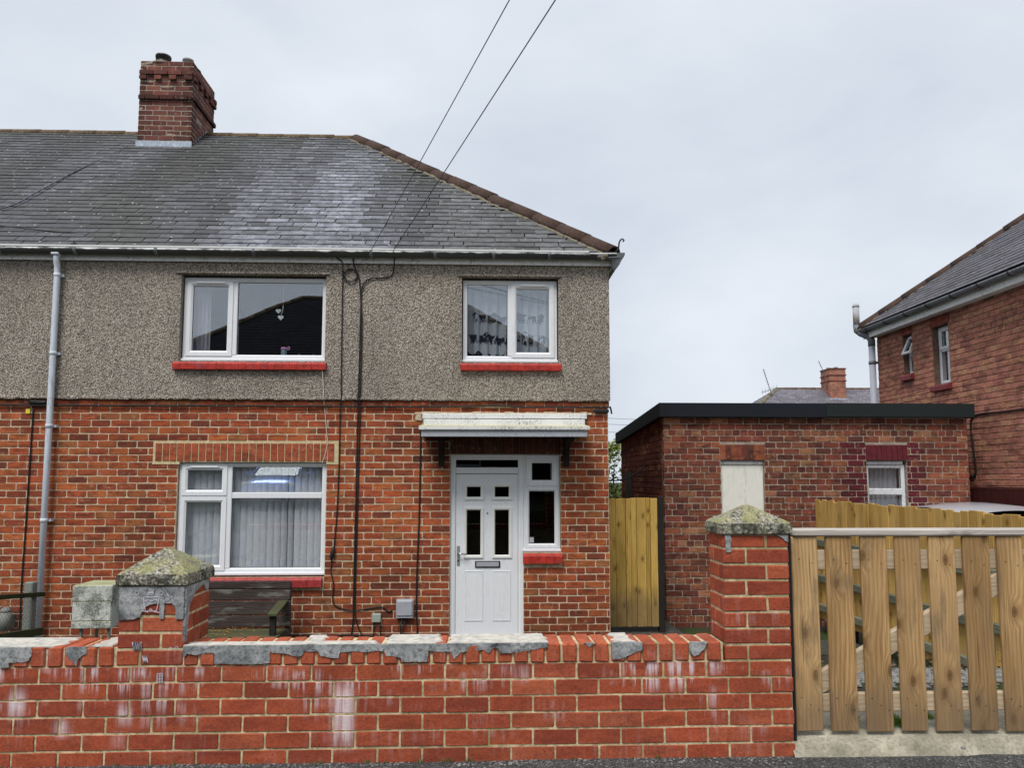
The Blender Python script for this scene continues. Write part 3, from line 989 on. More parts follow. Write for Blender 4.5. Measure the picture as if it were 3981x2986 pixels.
# inside: floors and partition keep the rooms dark
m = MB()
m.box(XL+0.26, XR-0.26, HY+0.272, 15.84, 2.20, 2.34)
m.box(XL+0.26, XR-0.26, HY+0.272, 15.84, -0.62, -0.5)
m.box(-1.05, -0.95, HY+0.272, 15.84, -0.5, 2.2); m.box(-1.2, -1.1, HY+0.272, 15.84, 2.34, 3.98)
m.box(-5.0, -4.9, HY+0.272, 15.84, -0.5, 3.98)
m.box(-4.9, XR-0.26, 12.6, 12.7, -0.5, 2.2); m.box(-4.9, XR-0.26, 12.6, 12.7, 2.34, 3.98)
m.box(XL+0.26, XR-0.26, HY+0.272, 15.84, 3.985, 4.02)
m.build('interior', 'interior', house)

# ---- brick sills
def sill(parent, x0, x1, z0, z1, yf, mat, T=None, label=None):
    n = max(2, round((x1-x0)/0.083))
    w = (x1-x0)/n
    for i in range(n):
        a = x0 + i*w
        prof_ = []
        h = z1-z0
        rad = 0.028
        for k in range(5):
            t = R(90*k/4)
            prof_.append((yf + rad - rad*math.sin(t), z1 - 0.012 - rad + rad*math.cos(t)))
        prof_ = [(yf+0.12, z1)] + prof_ + [(yf+0.004, z0+0.004), (yf+0.12, z0)]
        g = rr.uniform(-.002, .002)
        m_ = MB(T)
        rings = [[(xx, y+g, z+g) for y, z in prof_] for xx in (a+0.0012, a+w-0.0012)]
        m_.loft(rings, smooth=False)
        m_.build('sill_brick', mat, parent)
s1 = MB().box(-3.56, -1.82, HY-0.05, HY+0.09, 2.700, 2.775).build('sill', 'red_sill', house); sill(s1, -3.575, -1.815, 2.683, 2.788, HY-0.088, 'red_sill')
s1 = MB().box(-0.235, 0.93, HY-0.05, HY+0.09, 2.705, 2.775).build('sill', 'red_sill', house); sill(s1, -0.247, 0.943, 2.690, 2.790, HY-0.088, 'red_sill')
s1 = MB().box(-3.56, -1.82, HY-0.02, HY+0.11, 0.19, 0.285).build('sill', 'red_sill', house); sill(s1, -3.575, -1.815, 0.18, 0.298, HY-0.06, red_paint('red_sill_old', (0.42, 0.04, 0.04), 0.3))
s1 = MB().box(0.50, 0.935, HY-0.02, HY+0.11, 0.45, 0.55).build('sill', 'red_sill', house); sill(s1, 0.492, 0.945, 0.437, 0.560, HY-0.06, 'red_sill')

# ---- windows
def ring(mb, x0, x1, z0, z1, w, y0, y1, bev=0.012):
    """mitred picture-frame section"""
    for (a, b, c, d) in (((x0,z0),(x1,z0),(x1-w,z0+w),(x0+w,z0+w)), ((x1,z0),(x1,z1),(x1-w,z1-w),(x1-w,z0+w)),
                         ((x1,z1),(x0,z1),(x0+w,z1-w),(x1-w,z1-w)), ((x0,z1),(x0,z0),(x0+w,z0+w),(x0+w,z1-w))):
        def at(p, y): return (p[0], y, p[1])
        # inner bevel: inner edge sits deeper than the outer edge
        k = 0.35
        e1 = (c[0]+(b[0]-c[0])*k, c[1]+(b[1]-c[1])*k); e0 = (d[0]+(a[0]-d[0])*k, d[1]+(a[1]-d[1])*k)
        v = [at(a, y0), at(b, y0), at(e1, y0), at(e0, y0), at(c, y0+bev), at(d, y0+bev), at(a, y1), at(b, y1), at(c, y1), at(d, y1)]
        mb.add(v, [(0,1,2,3), (3,2,4,5), (5,4,8,9), (1,0,6,7), (6,9,8,7), (0,3,5,9,6), (1,7,8,4,2)])
def pane(parent, x0, x1, z0, z1, y, mat='glass', T=None):
    g_ = MB(T); g_.box(x0, x1, y, y+0.004, z0, z1)
    p_ = g_.build('pane', mat, parent)
    s_ = MB(T); w = 0.007
    for a in ((x0, x1, z0, z0+w), (x0, x1, z1-w, z1), (x0, x0+w, z0+w, z1-w), (x1-w, x1, z0+w, z1-w)):
        s_.box(a[0], a[1], y-0.006, y-0.001, a[2], a[3])
    s_.build('gasket', 'rubber', parent)
    return p_
def vent(parent, x0, x1, z, y, T=None):
    v_ = MB(T); v_.cbox(x0, x1, y-0.016, y, z-0.011, z+0.011, 0.005)
    v_.cbox(x0-0.012, x0+0.0, y-0.008, y, z-0.012, z+0.012, 0.003); v_.cbox(x1, x1+0.012, y-0.008, y, z-0.012, z+0.012, 0.003)
    v_.build('trickle_vent', 'upvc', parent)
def win_root(x0, x1, z0, z1, yf, parent, label, T=None, fw=0.05):
    f_ = MB(T)
    ring(f_, x0, x1, z0, z1, fw, yf, yf+0.07)
    return f_.build('window', 'upvc', parent, label=label)
def subsill(parent, x0, x1, z, yf, T=None):
    b_ = MB(T); b_.cbox(x0-0.012, x1+0.012, yf-0.035, yf+0.06, z-0.032, z-0.001, 0.006); b_.build('sub_sill', 'upvc', parent)
def sash(parent, x0, x1, z0, z1, yf, T=None, w=0.058, mat='glass'):
    s_ = MB(T); ring(s_, x0, x1, z0, z1, w, yf-0.012, yf+0.05, 0.016)
    so = s_.build('sash', 'upvc', parent)
    pane(so, x0+w-0.004, x1-w+0.004, z0+w-0.004, z1-w+0.004, yf+0.02, mat, T)

WY = HY+0.045
# upstairs left
W1 = win_root(-3.515, -1.845, 2.828, 3.800, WY, house, 'white framed upstairs window above the vertical blinds, hip roof mirrored in it')
b = MB(); b.cbox(-2.955, -2.892, WY, WY+0.07, 2.875, 3.755, 0.006); b.build('mullion', 'upvc', W1)
sash(W1, -3.478, -2.945, 2.862, 3.762, WY, w=0.062)
pane(W1, -2.893, -1.884, 2.868, 3.752, WY+0.02)
vent(W1, -3.37, -3.04, 3.738, WY-0.012)
subsill(W1, -3.515, -1.845, 2.828, WY)
# upstairs right
W2 = win_root(-0.222, 0.905, 2.832, 3.800, WY, house, 'white framed upstairs window with horse print curtains')
b = MB(); b.cbox(0.312, 0.372, WY, WY+0.07, 2.88, 3.755, 0.006); b.build('mullion', 'upvc', W2)
sash(W2, 0.358, 0.872, 2.866, 3.764, WY, w=0.062)
pane(W2, -0.174, 0.314, 2.876, 3.755, WY+0.02)
vent(W2, 0.47, 0.77, 3.74, WY-0.012)
subsill(W2, -0.222, 0.905, 2.832, WY)
# ground floor
W3 = win_root(-3.492, -1.805, 0.345, 1.605, WY, house, 'white framed four-light ground floor window with vertical blinds')
b = MB(); b.cbox(-2.962, -2.888, WY, WY+0.07, 0.39, 1.56, 0.006); b.cbox(-2.886, -1.85, WY+0.001, WY+0.07, 1.19, 1.262, 0.006); b.cbox(-3.45, -2.964, WY+0.001, WY+0.07, 1.196, 1.238, 0.006)
b.build('mullion', 'upvc', W3)
sash(W3, -3.462, -2.945, 1.228, 1.580, WY, w=0.062)
sash(W3, -3.466, -2.945, 0.368, 1.208, WY, w=0.062)
pane(W3, -2.888, -1.848, 1.258, 1.560, WY+0.02)
pane(W3, -2.888, -1.848, 0.392, 1.192, WY+0.02)
vent(W3, -3.36, -3.05, 1.556, WY-0.012)
subsill(W3, -3.492, -1.805, 0.345, WY)
# sidelight by the door
W4 = win_root(0.502, 0.928, 0.60, 1.700, WY, house, 'narrow white sidelight right of the front door', fw=0.04)
b = MB(); b.cbox(0.535, 0.90, WY+0.001, WY+0.07, 1.30, 1.345, 0.006); b.build('mullion', 'upvc', W4)
sash(W4, 0.533, 0.905, 1.335, 1.672, WY, w=0.068, mat='glass_dark')
sash(W4, 0.522, 0.912, 0.615, 1.318, WY+0.006, w=0.046, mat='glass_dark')
vent(W4, 0.635, 0.80, 1.640, WY-0.012)
subsill(W4, 0.502, 0.928, 0.60, WY)
MB().box(0.572, 0.622, WY+0.018, WY+0.0195, 0.672, 0.735).build('sticker', 'sticker', W4)

# ---- front door
d = MB()
ring(d, -0.358, 0.50, -0.47, 1.702, 0.062, WY, WY+0.07, 0.010)
d.cbox(-0.298, 0.44, WY-0.008, WY+0.06, 1.478, 1.552, 0.008)
d.box(-0.36, 0.50, WY-0.05, WY+0.1, -0.52, -0.44)
door = d.build('front_door', 'upvc', house, label='white panelled front door with four dark glazed panels and fanlight')
pane(door, -0.294, 0.438, 1.550, 1.646, WY+0.02, 'glass_dark')
DL = WY+0.012
HOLES = [(-0.168, 0.000, 1.203, 1.327), (0.160, 0.332, 1.203, 1.327), (-0.168, 0.000, 0.527, 1.055), (0.162, 0.332, 0.527, 1.055),
         (-0.182, 0.022, -0.224, 0.349), (0.144, 0.346, -0.224, 0.349)]
d = MB()
for a, b_, p, q in wall_rects(-0.291, 0.434, -0.44, 1.472, HOLES):
    d.box(a, b_, DL, DL+0.045, p, q)
leaf = d.build('door_leaf', 'upvc', door)
for (a, b_, p, q) in HOLES[:4]:
    f_ = MB(); ring(f_, a-0.030, b_+0.030, p-0.030, q+0.030, 0.034, DL-0.014, DL+0.02, 0.012); f_.build('glazing_bead', 'upvc_old', leaf)
    MB().box(a-0.002, b_+0.002, DL+0.012, DL+0.016, p-0.002, q+0.002).build('pane', 'glass_dark', leaf)
for (a, b_, p, q) in HOLES[4:]:
    f_ = MB(); i_ = 0.030
    def ringz(ins, y): return [(a+ins, y, p+ins), (b_-ins, y, p+ins), (b_-ins, y, q-ins), (a+ins, y, q-ins)]
    f_.loft([ringz(-0.006, DL-0.003), ringz(0.006, DL-0.007), ringz(0.014, DL+0.020), ringz(0.032, DL+0.020), ringz(0.058, DL-0.004), ringz(0.061, DL-0.004)], smooth=False)
    f_.build('door_panel', 'upvc', leaf)
h = MB(); h.cbox(-0.279, -0.245, DL-0.012, DL-0.0005, 0.413, 0.640, 0.008); hp = h.build('handle', 'handle_plate', leaf)
h = MB(); h.tube([(-0.262, DL-0.012, 0.553), (-0.262, DL-0.05, 0.553), (-0.235, DL-0.056, 0.551), (-0.155, DL-0.055, 0.543)], 0.009, 10); h.build('lever', 'chrome', hp)
h = MB(); h.lathe((-0.262, DL-0.013, 0.470), [(0.001, -0.006), (0.009, -0.006), (0.009, 0.004)], 14, 'y'); h.build('keyhole', 'rubber', hp)
h = MB(); h.cbox(-0.066, 0.228, DL-0.012, DL-0.0005, 0.384, 0.462, 0.006); lb = h.build('letterbox', 'rubber', leaf)
h = MB(); h.cbox(-0.050, 0.212, DL-0.019, DL-0.012, 0.398, 0.450, 0.006); h.build('flap', 'grey_box', lb)
h = MB(); h.lathe((0.078, DL-0.002, 1.015), [(0.001, -0.004), (0.009, -0.004), (0.009, 0.004)], 12, 'y'); h.build('spy_hole', 'rubber', leaf)

# ---- canopy
CVP = Vector((0.3, 8.85, 1.95))
cv = bpy.data.objects.new('canopy', None); link(cv, house); cv.location = CVP; WPOS[cv.name] = CVP
cv['label'] = 'weathered white door canopy of stacked boards'
CFY = 8.52
c_ = MB(); c_.cbox(-0.690, 1.248, HY-0.055, HY-0.012, 2.120, 2.184, 0.006, jit=0.002, r=rr); c_.build('flashing_board', 'canopy_white', cv)
c_ = MB(); c_.cbox(-0.672, 1.220, HY-0.085, HY-0.060, 2.040, 2.112, 0.006, jit=0.002, r=rr); c_.build('flashing_board', 'canopy_white', cv)
c_ = MB(); c_.cbox(-0.690, 1.212, CFY-0.02, CFY+0.012, 1.957, 1.990, 0.005, jit=0.0015, r=rr); c_.build('roof_edge', 'canopy_white', cv)
c_ = MB()
c_.add([(-0.69, CFY-0.018, 1.991), (1.212, CFY-0.018, 1.991), (1.225, HY-0.06, 2.040), (-0.68, HY-0.06, 2.040), (-0.69, CFY-0.018, 2.000), (1.212, CFY-0.018, 2.000), (1.225, HY-0.06, 2.05), (-0.68, HY-0.06, 2.05)],
       [(0,3,2,1), (4,5,6,7), (0,1,5,4), (1,2,6,5), (2,3,7,6), (3,0,4,7)])
c_.build('roof_sheet', 'canopy_top', cv)
c_ = MB(); c_.cbox(-0.664, 1.184, CFY+0.003, CFY+0.030, 1.882, 1.954, 0.005); c_.build('fascia_board', 'canopy_lead', cv)
c_ = MB(); c_.box(-0.664, -0.64, CFY+0.032, HY-0.02, 1.90, 1.957); c_.box(1.16, 1.184, CFY+0.032, HY-0.02, 1.90, 1.957); c_.box(-0.639, 1.159, CFY+0.032, HY-0.02, 1.925, 1.957); c_.build('soffit', 'dark_timber', cv)
for x in (-0.46, 1.00):
    c_ = MB(); c_.cbox(x-0.035, x+0.035, CFY+0.06, HY-0.02, 1.855, 1.923, 0.005); c_.cbox(x-0.035, x+0.035, HY-0.07, HY-0.018, 1.56, 1.853, 0.005)
    N = 8; rings = []
    for k in range(N+1):
        t = R(90*k/N); yy = CFY+0.10 + 0.36*math.sin(t); zz_ = 1.60 + 0.25*math.cos(t)
        rings.append([(x-0.028, yy, zz_), (x+0.028, yy, zz_), (x+0.028, yy+0.04, zz_+0.05), (x-0.028, yy+0.04, zz_+0.05)])
    c_.loft(rings, smooth=False)
    c_.build('bracket', 'dark_timber', cv)
c_ = MB()          # ragged mortar fillet above the boards
x = -0.78
while x < 1.26:
    w = rr.uniform(0.05, 0.14); c_.cbox(x, x+w+0.01, HY-0.02, HY+0.01, 2.17, 2.192+rr.uniform(0, .016), 0.006, r=rr); x += w
c_.cbox(-0.775, -0.695, HY-0.016, HY+0.01, 2.095, 2.19, 0.012, jit=0.006, r=rr)
c_.build('mortar_fillet', 'mortar', cv)

# ---- eaves
EZ = 4.090           # eave height of the slates
e_ = MB(); e_.box(XL, 1.585, 8.985, 9.005, 3.968, 4.075); e_.box(1.565, 1.585, 9.006, 16.2, 3.968, 4.075); e_.build('fascia', 'fascia', house)
e_ = MB(); e_.box(XL, 1.564, 9.006, HY-0.03, 3.986, 4.0); e_.build('soffit', 'fascia', house)
def gutter(p0, p1, r_, mat, parent, name='gutter'):
    """half-round channel with rolled front lip"""
    p0 = Vector(p0); p1 = Vector(p1)
    d_ = (p1-p0).normalized(); side = d_.cross(Vector((0, 0, 1)))
    N = 10
    rings = []
    for p in (p0, p1):
        ring_ = [p + side*math.cos(math.pi*k/N)*r_ - Vector((0, 0, 1))*math.sin(math.pi*k/N)*r_ for k in range(N+1)]
        ring_ += [p + side*math.cos(math.pi*k/N)*(r_-0.006) - Vector((0, 0, 1))*math.sin(math.pi*k/N)*(r_-0.006) for k in range(N, -1, -1)]
        rings.append(ring_)
    g_ = MB(); g_.loft(rings, smooth=True)
    return g_.build(name, mat, parent)
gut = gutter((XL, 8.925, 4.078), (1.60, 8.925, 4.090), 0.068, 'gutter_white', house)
for x in (-5.55, -4.70, -3.78, -2.66, -1.30, -0.55, 0.14, 0.80):
    b_ = MB(); N = 10
    rings = [[(xx, 8.925 + 0.073*math.cos(math.pi*k/N), 4.084 - 0.073*math.sin(math.pi*k/N)) for k in range(N+1)] + [(xx, 8.925 + 0.066*math.cos(math.pi*k/N), 4.084 - 0.066*math.sin(math.pi*k/N)) for k in range(N, -1, -1)] for xx in (x-0.018, x+0.018)]
    b_.loft(rings); b_.build('gutter_bracket', 'gutter_grey', gut)
MB().cbox(1.36, 1.44, 8.862, 8.984, 4.022, 4.096, 0.02).build('gutter_joint', 'gutter_grey', gut)
# grey return gutter with its funnel end at the corner
gutter((1.645, 8.88, 4.088), (1.645, 16.3, 4.08), 0.056, 'gutter_grey', house)
g_ = MB(); g_.loft([[(1.44, 8.865, 4.094), (1.70, 8.855, 4.094), (1.70, 8.98, 4.094), (1.44, 8.983, 4.094)], [(1.44, 8.875, 4.035), (1.675, 8.87, 4.04), (1.675, 8.98, 4.04), (1.44, 8.982, 4.035)],
                    [(1.545, 8.90, 4.02), (1.640, 8.90, 3.965), (1.640, 8.98, 3.965), (1.545, 8.98, 4.02)], [(1.555, 8.94, 3.93), (1.59, 8.94, 3.90), (1.59, 8.98, 3.90), (1.555, 8.98, 3.93)]], smooth=False)
g_.build('gutter_corner', 'gutter_grey', gut)
# downpipe
g_ = MB(); g_.tube([(-4.93, 8.925, 4.04), (-4.93, 8.925, 3.97), (-4.93, 8.935, 3.93), (-4.93, 8.955, 3.88), (-4.93, 8.96, 3.80), (-4.93, 8.965, 2.0), (-4.93, 8.965, -0.5)], 0.034, 14)
g_.cbox(-4.975, -4.885, 8.875, 8.975, 4.0, 4.035, 0.01)
pipe = g_.build('downpipe', 'pipe', house, label='pale grey downpipe left of the windows')
for z in (3.78, 2.86, 2.02, 0.95):
    g_ = MB(); g_.lathe((-4.93, 8.965, z), [(0.034, -0.022), (0.040, -0.020), (0.040, 0.020), (0.034, 0.022)], 14); g_.box(-4.99, -4.87, 8.99, 9.02 if z > 2.34 else 9.05, z-0.015, z+0.015); g_.build('pipe_clip', 'pipe', pipe)

# ---- slate roof
PITCH = math.atan2(3.09, 3.77)
def slate_col(X, v, r):
    n1 = mnoise.noise(Vector((X*1.7, v*0.22, 4.0)))
    n2 = mnoise.noise(Vector((X*4.5, v*0.35, 9.0)))
    n3 = mnoise.noise(Vector((X*0.9, v*0.5, 15.0)))
    def ss(a, b, t):
        t = min(1, max(0, (t-a)/(b-a))); return t*t*(3-2*t)
    lav = ss(-3.6, -2.7, X - 0.02*v + n2*0.35) * (1-ss(-1.40, -0.85, X + 0.13*v + n2*0.45)) * (1-ss(3.5, 4.5, v + n1))
    lav *= 0.55 + 0.45*ss(-0.2, 0.2, n2 + 0.22 - 0.25*ss(2.2, 4, v))
    lav = max(lav, 0.7*ss(0.0, 0.25, n2)*ss(-5.9, -5.6, X)*(1-ss(-5.2, -4.9, X))*ss(1.2, 2.0, v)*(1-ss(3.4, 4.0, v)))
    grn = ss(0.0, 0.35, n3 + 0.25*ss(-5.2, -4.4, X)*(1-ss(-3.6, -3.2, X)))
    base = Vector((0.088, 0.088, 0.099))
    base = base.lerp(Vector((0.060, 0.062, 0.050)), 0.75*grn)
    base = base.lerp(Vector((0.135, 0.135, 0.137)), 0.8*ss(-0.9, -0.4, X)*(1-0.3*grn))
    base = base.lerp(Vector((0.255, 0.258, 0.305)), lav*0.95)
    dk = ss(0.12, 0.34, mnoise.noise(Vector((X*3.1, v*0.16, 33.0))))
    base = base.lerp(Vector((0.045, 0.045, 0.045)), (0.75 - 0.35*lav)*dk)
    k = 1 + r.uniform(-0.26, 0.22)
    return tuple(max(0.02, q*k) for q in base)
def grey_slate(X, v, r):
    k = 1 + r.uniform(-0.25, 0.25); return (0.115*k, 0.105*k, 0.125*k)

def slate_roof(parent, T, rows, gauge, sw, ulo, uhi, colf, r, nparts, umin_vis=-1e9, umax_vis=1e9, vscale=1.0, amat='slate_a'):
    """T: local x along the eave, y up the slope, z outward. ulo/uhi(v): limits along the row"""
    full, rest = [], MB(T)
    th = 0.020
    for i in range(rows):
        v0 = i*gauge; v1 = v0 + gauge + 0.035
        a0, b0, a1, b1 = ulo(v0), uhi(v0), ulo(v1), uhi(v1)
        u = -60*sw + (sw/2 if i % 2 else 0) + r.uniform(-.012, .012)
        while u < b0:
            w = sw + r.uniform(-0.008, 0.008)
            q0, q1 = u+0.0025, u+w-0.0025
            u += w
            if q1 < max(a0, a1, umin_vis) - sw or q0 > max(b0, b1) or q1 < umin_vis or q0 > umax_vis: continue
            dv = r.uniform(-.003, .003) - (r.random() < 0.004)*0.02
            lift = 0.022 + r.uniform(0, .003)
            col = colf(*((T @ Vector(((q0+q1)/2, v0, 0))).to_tuple()[:1] if vscale == 1 else ((q0+q1)/2,)), v0, r)
            inside = q0 >= max(a0, a1) and q1 <= min(b0, b1)
            if inside:
                full.append((q0, q1, v0+dv, lift, col))
            else:
                c0, c1 = max(q0, a0), min(q1, b0); e0, e1 = max(q0, a1), min(q1, b1)
                if c1 - c0 < 0.01: continue
                if e1 < e0: e0 = e1 = min(max((e0+e1)/2, a1), b1)
                v_ = [(c0, v0, lift), (c1, v0, lift), (e1, v1, 0.002), (e0, v1, 0.002), (c0, v0, lift+th), (c1, v0, lift+th), (e1, v1, th), (e0, v1, th)]
                rest.add(v_, [(0,3,2,1), (4,5,6,7), (0,1,5,4), (1,2,6,5), (2,3,7,6), (3,0,4,7)], col)
    full.sort(key=lambda s_: ((T @ Vector((s_[0], s_[2], 0))) - CAMP).length)
    pool = []
    for k in range(7):
        v_ = [(0.001, r.uniform(-.003, .003), 0), (0.97, r.uniform(-.003, .003), 0), (1, gauge+0.035, -0.010), (0, gauge+0.035, -0.010)]
        c = r.uniform(0.01, 0.04)
        pts = [(c, 0), (1-r.uniform(0.01, 0.05), r.uniform(-.003, .003)), (1, 0.012), (1, gauge+.035), (0, gauge+.035), (0, r.uniform(.006, .02))]
        def zz(y): return -0.010*y/(gauge+.035)
        vb = [(x, y, zz(y)) for x, y in pts] + [(x, y, zz(y)+th) for x, y in pts]
        n_ = len(pts)
        fs = [tuple(reversed(range(n_))), tuple(range(n_, 2*n_))] + [(j, (j+1) % n_, n_+(j+1) % n_, n_+j) for j in range(n_)]
        pool.append((vb, fs))
    meshes = []
    for vb, fs in pool:
        me = bpy.data.meshes.new('slate'); me.from_pydata([(x*(sw-0.005), y, z) for x, y, z in vb], [], fs); me.materials.append(MATS['slate']); me.materials.append(MATS['slate_edge'])
        for p_ in me.polygons: p_.material_index = 0 if p_.index == 1 else 1
        meshes.append(me)
    for k, (q0, q1, v0, lift, col) in enumerate(full):
        j = r.randrange(7)
        if k < nparts:
            o = bpy.data.objects.new('slate', meshes[j]); link(o, parent)
            o.matrix_basis = T @ Matrix.Translation((q0, v0, lift)); o.color = (*col, 1)
        else:
            vb, fs = pool[j]
            rest.add([(x*(q1-q0), y, z) for x, y, z in vb], fs, col, Matrix.Translation((q0, v0, lift)))
    ro_ = rest.build('slating', amat, parent, kind='stuff', fix=False)
    ro_.data.materials.append(MATS['slate_edge'])
    for p_ in ro_.data.polygons:
        if abs(p_.normal.dot(T.to_3x3() @ Vector((0, 0, 1)))) < 0.7: p_.material_index = 1

def roof_T(p, u, up):
    u = Vector(u).normalized(); up = Vector(up).normalized(); n_ = u.cross(up)
    M_ = Matrix((( u.x, up.x, n_.x, p[0]), (u.y, up.y, n_.y, p[1]), (u.z, up.z, n_.z, p[2]), (0, 0, 0, 1)))
    return M_
RIDGE_Y, RIDGE_Z, RIDGE_X = 12.60, 7.135, -2.13
EY, EX = 8.95, 1.575
HIP_R = 0.132
m = MB()   # boarding under the slates
m.add([(XL, EY, EZ-0.02), (EX, EY, EZ-0.02), (EX, 2*RIDGE_Y-EY, EZ-0.02), (XL, 2*RIDGE_Y-EY, EZ-0.02), (XL, RIDGE_Y, RIDGE_Z-0.02), (RIDGE_X, RIDGE_Y, RIDGE_Z-0.02)],
      [(0, 1, 5, 4), (1, 2, 5), (2, 3, 4, 5), (0, 4, 3)])
roof = m.build('roof', 'dark_iron', house)
up_f = (0, RIDGE_Y-EY, RIDGE_Z-EZ)
SL = math.hypot(RIDGE_Y-EY, RIDGE_Z-EZ)
TR = roof_T((EX, EY-0.03, EZ-0.012), (1, 0, 0), up_f)
rs = random.Random(23)
slate_roof(roof, TR, 34, SL/34.2, 0.288, lambda v: -11.5, lambda v: -0.0 - (EX-RIDGE_X)*v/SL - 0.02, slate_col, rs, 300, umin_vis=-10.4)
TS = roof_T((EX+0.02, EY, EZ-0.012), (0, 1, 0), (-(EX-RIDGE_X), 0, RIDGE_Z-EZ))
SLs = math.hypot(EX-RIDGE_X, RIDGE_Z-EZ)
slate_roof(roof, TS, 34, SLs/34.2, 0.288, lambda v: (RIDGE_Y-EY)*v/SLs, lambda v: 2*(RIDGE_Y-EY) - (RIDGE_Y-EY)*v/SLs, lambda X, v, r: grey_slate(X, v, r), rs, 0)
e_ = MB(); e_.box(XL, 1.27, 8.853, 8.870, 4.093, 4.110); e_.build('eaves_strip', 'upvc_old', roof)

def cap_tiles(parent, p0, p1, r_, ln, mat, name, n2=(0, 0, 1), flat=0.0, rr_=rs):
    p0 = Vector(p0); p1 = Vector(p1); d_ = (p1-p0); L_ = d_.length; d_.normalize()
    side = d_.cross(Vector(n2)).normalized(); upv = side.cross(d_).normalized()
    n_ = max(1, round(L_/ln))
    N = 9
    for i in range(n_):
        a = p0 + d_*(L_*i/n_ + 0.004); b_ = p0 + d_*(L_*(i+1)/n_ + 0.012)
        jz = rr_.uniform(-.006, .006)
        t_ = MB()
        rings = []
        for p, e in ((a, 0.0), (b_, 0.006)):
            ro = r_ + e
            o_ = [p + side*math.cos(math.pi*k/N)*ro + upv*(math.sin(math.pi*k/N)*ro*(1-flat) + jz) for k in range(N+1)]
            o_ += [p + side*math.cos(math.pi*k/N)*(ro-0.018) + upv*(math.sin(math.pi*k/N)*(ro-0.018)*(1-flat) + jz) for k in range(N, -1, -1)]
            rings.append(o_)
        t_.loft(rings, smooth=True)
        t_.build(name, mat, parent)
cap_tiles(roof, (XL, RIDGE_Y, RIDGE_Z-0.045), (-5.5, RIDGE_Y, RIDGE_Z-0.045), 0.115, 0.45, 'ridge_tile', 'ridge_tile', flat=0.1)
cap_tiles(roof, (-4.60, RIDGE_Y, RIDGE_Z-0.045), (RIDGE_X+0.05, RIDGE_Y, RIDGE_Z-0.045), 0.115, 0.45, 'ridge_tile', 'ridge_tile', flat=0.1)
hd = Vector((EX, EY, EZ)) - Vector((RIDGE_X, RIDGE_Y, RIDGE_Z))
cap_tiles(roof, Vector((RIDGE_X, RIDGE_Y, RIDGE_Z-0.045)), Vector((EX-0.02, EY+0.02, EZ-0.015)), HIP_R, 0.46, 'hip_tile', 'hip_tile')
hb = Vector((2*EX-EX, 2*RIDGE_Y-EY, EZ))
cap_tiles(roof, Vector((RIDGE_X, RIDGE_Y, RIDGE_Z-0.045)), Vector((EX, 2*RIDGE_Y-EY, EZ-0.03)), 0.120, 0.46, 'hip_tile', 'hip_tile')
# mortar bedding along ridge and hip (front edge)
def bedding(parent, p0, p1, off, w, h_, n_, mat='hip_mortar'):
    p0 = Vector(p0); p1 = Vector(p1); b_ = MB()
    for i in range(n_):
        c = p0.lerp(p1, (i+0.5)/n_) + Vector(off)
        L_ = (p1-p0).length/n_*0.62
        d_ = (p1-p0).normalized(); s_ = d_.cross(Vector((0, 0, 1))).normalized(); u_ = s_.cross(d_)
        M_ = Matrix(((d_.x, s_.x, u_.x, c.x), (d_.y, s_.y, u_.y, c.y), (d_.z, s_.z, u_.z, c.z), (0, 0, 0, 1)))
        b_.cbox(-L_, L_, -w*rs.uniform(.7, 1.2), w*rs.uniform(.7, 1.2), -h_*rs.uniform(.6, 1.2), h_*rs.uniform(.6, 1.1), 0.015, M=M_, jit=0.008, r=rs)
    b_.build('mortar_bedding', mat, parent)
bedding(roof, (RIDGE_X, RIDGE_Y, RIDGE_Z), (EX, EY, EZ), (-0.115, -0.095, -0.055), 0.034, 0.042, 60)
bedding(roof, (XL, RIDGE_Y, RIDGE_Z), (-5.5, RIDGE_Y, RIDGE_Z), (0, -0.115, -0.075), 0.02, 0.03, 40)
bedding(roof, (-4.6, RIDGE_Y, RIDGE_Z), (RIDGE_X, RIDGE_Y, RIDGE_Z), (0, -0.115, -0.075), 0.02, 0.03, 22)
# hip iron scroll
h = MB(); h.tube([(1.55, 8.92, 4.10), (1.605, 8.88, 4.12), (1.625, 8.87, 4.16), (1.63, 8.865, 4.215), (1.645, 8.86, 4.25), (1.672, 8.85, 4.26), (1.686, 8.845, 4.24), (1.672, 8.85, 4.225)], 0.010, 8)
h.build('hip_iron', 'dark_iron', roof)
h = MB(); h.prism([(-4.78, 4.10), (-4.66, 4.10), (-4.73, 4.165)], 8.90, 8.97); h.build('loose_slate', 'dark_iron', roof)

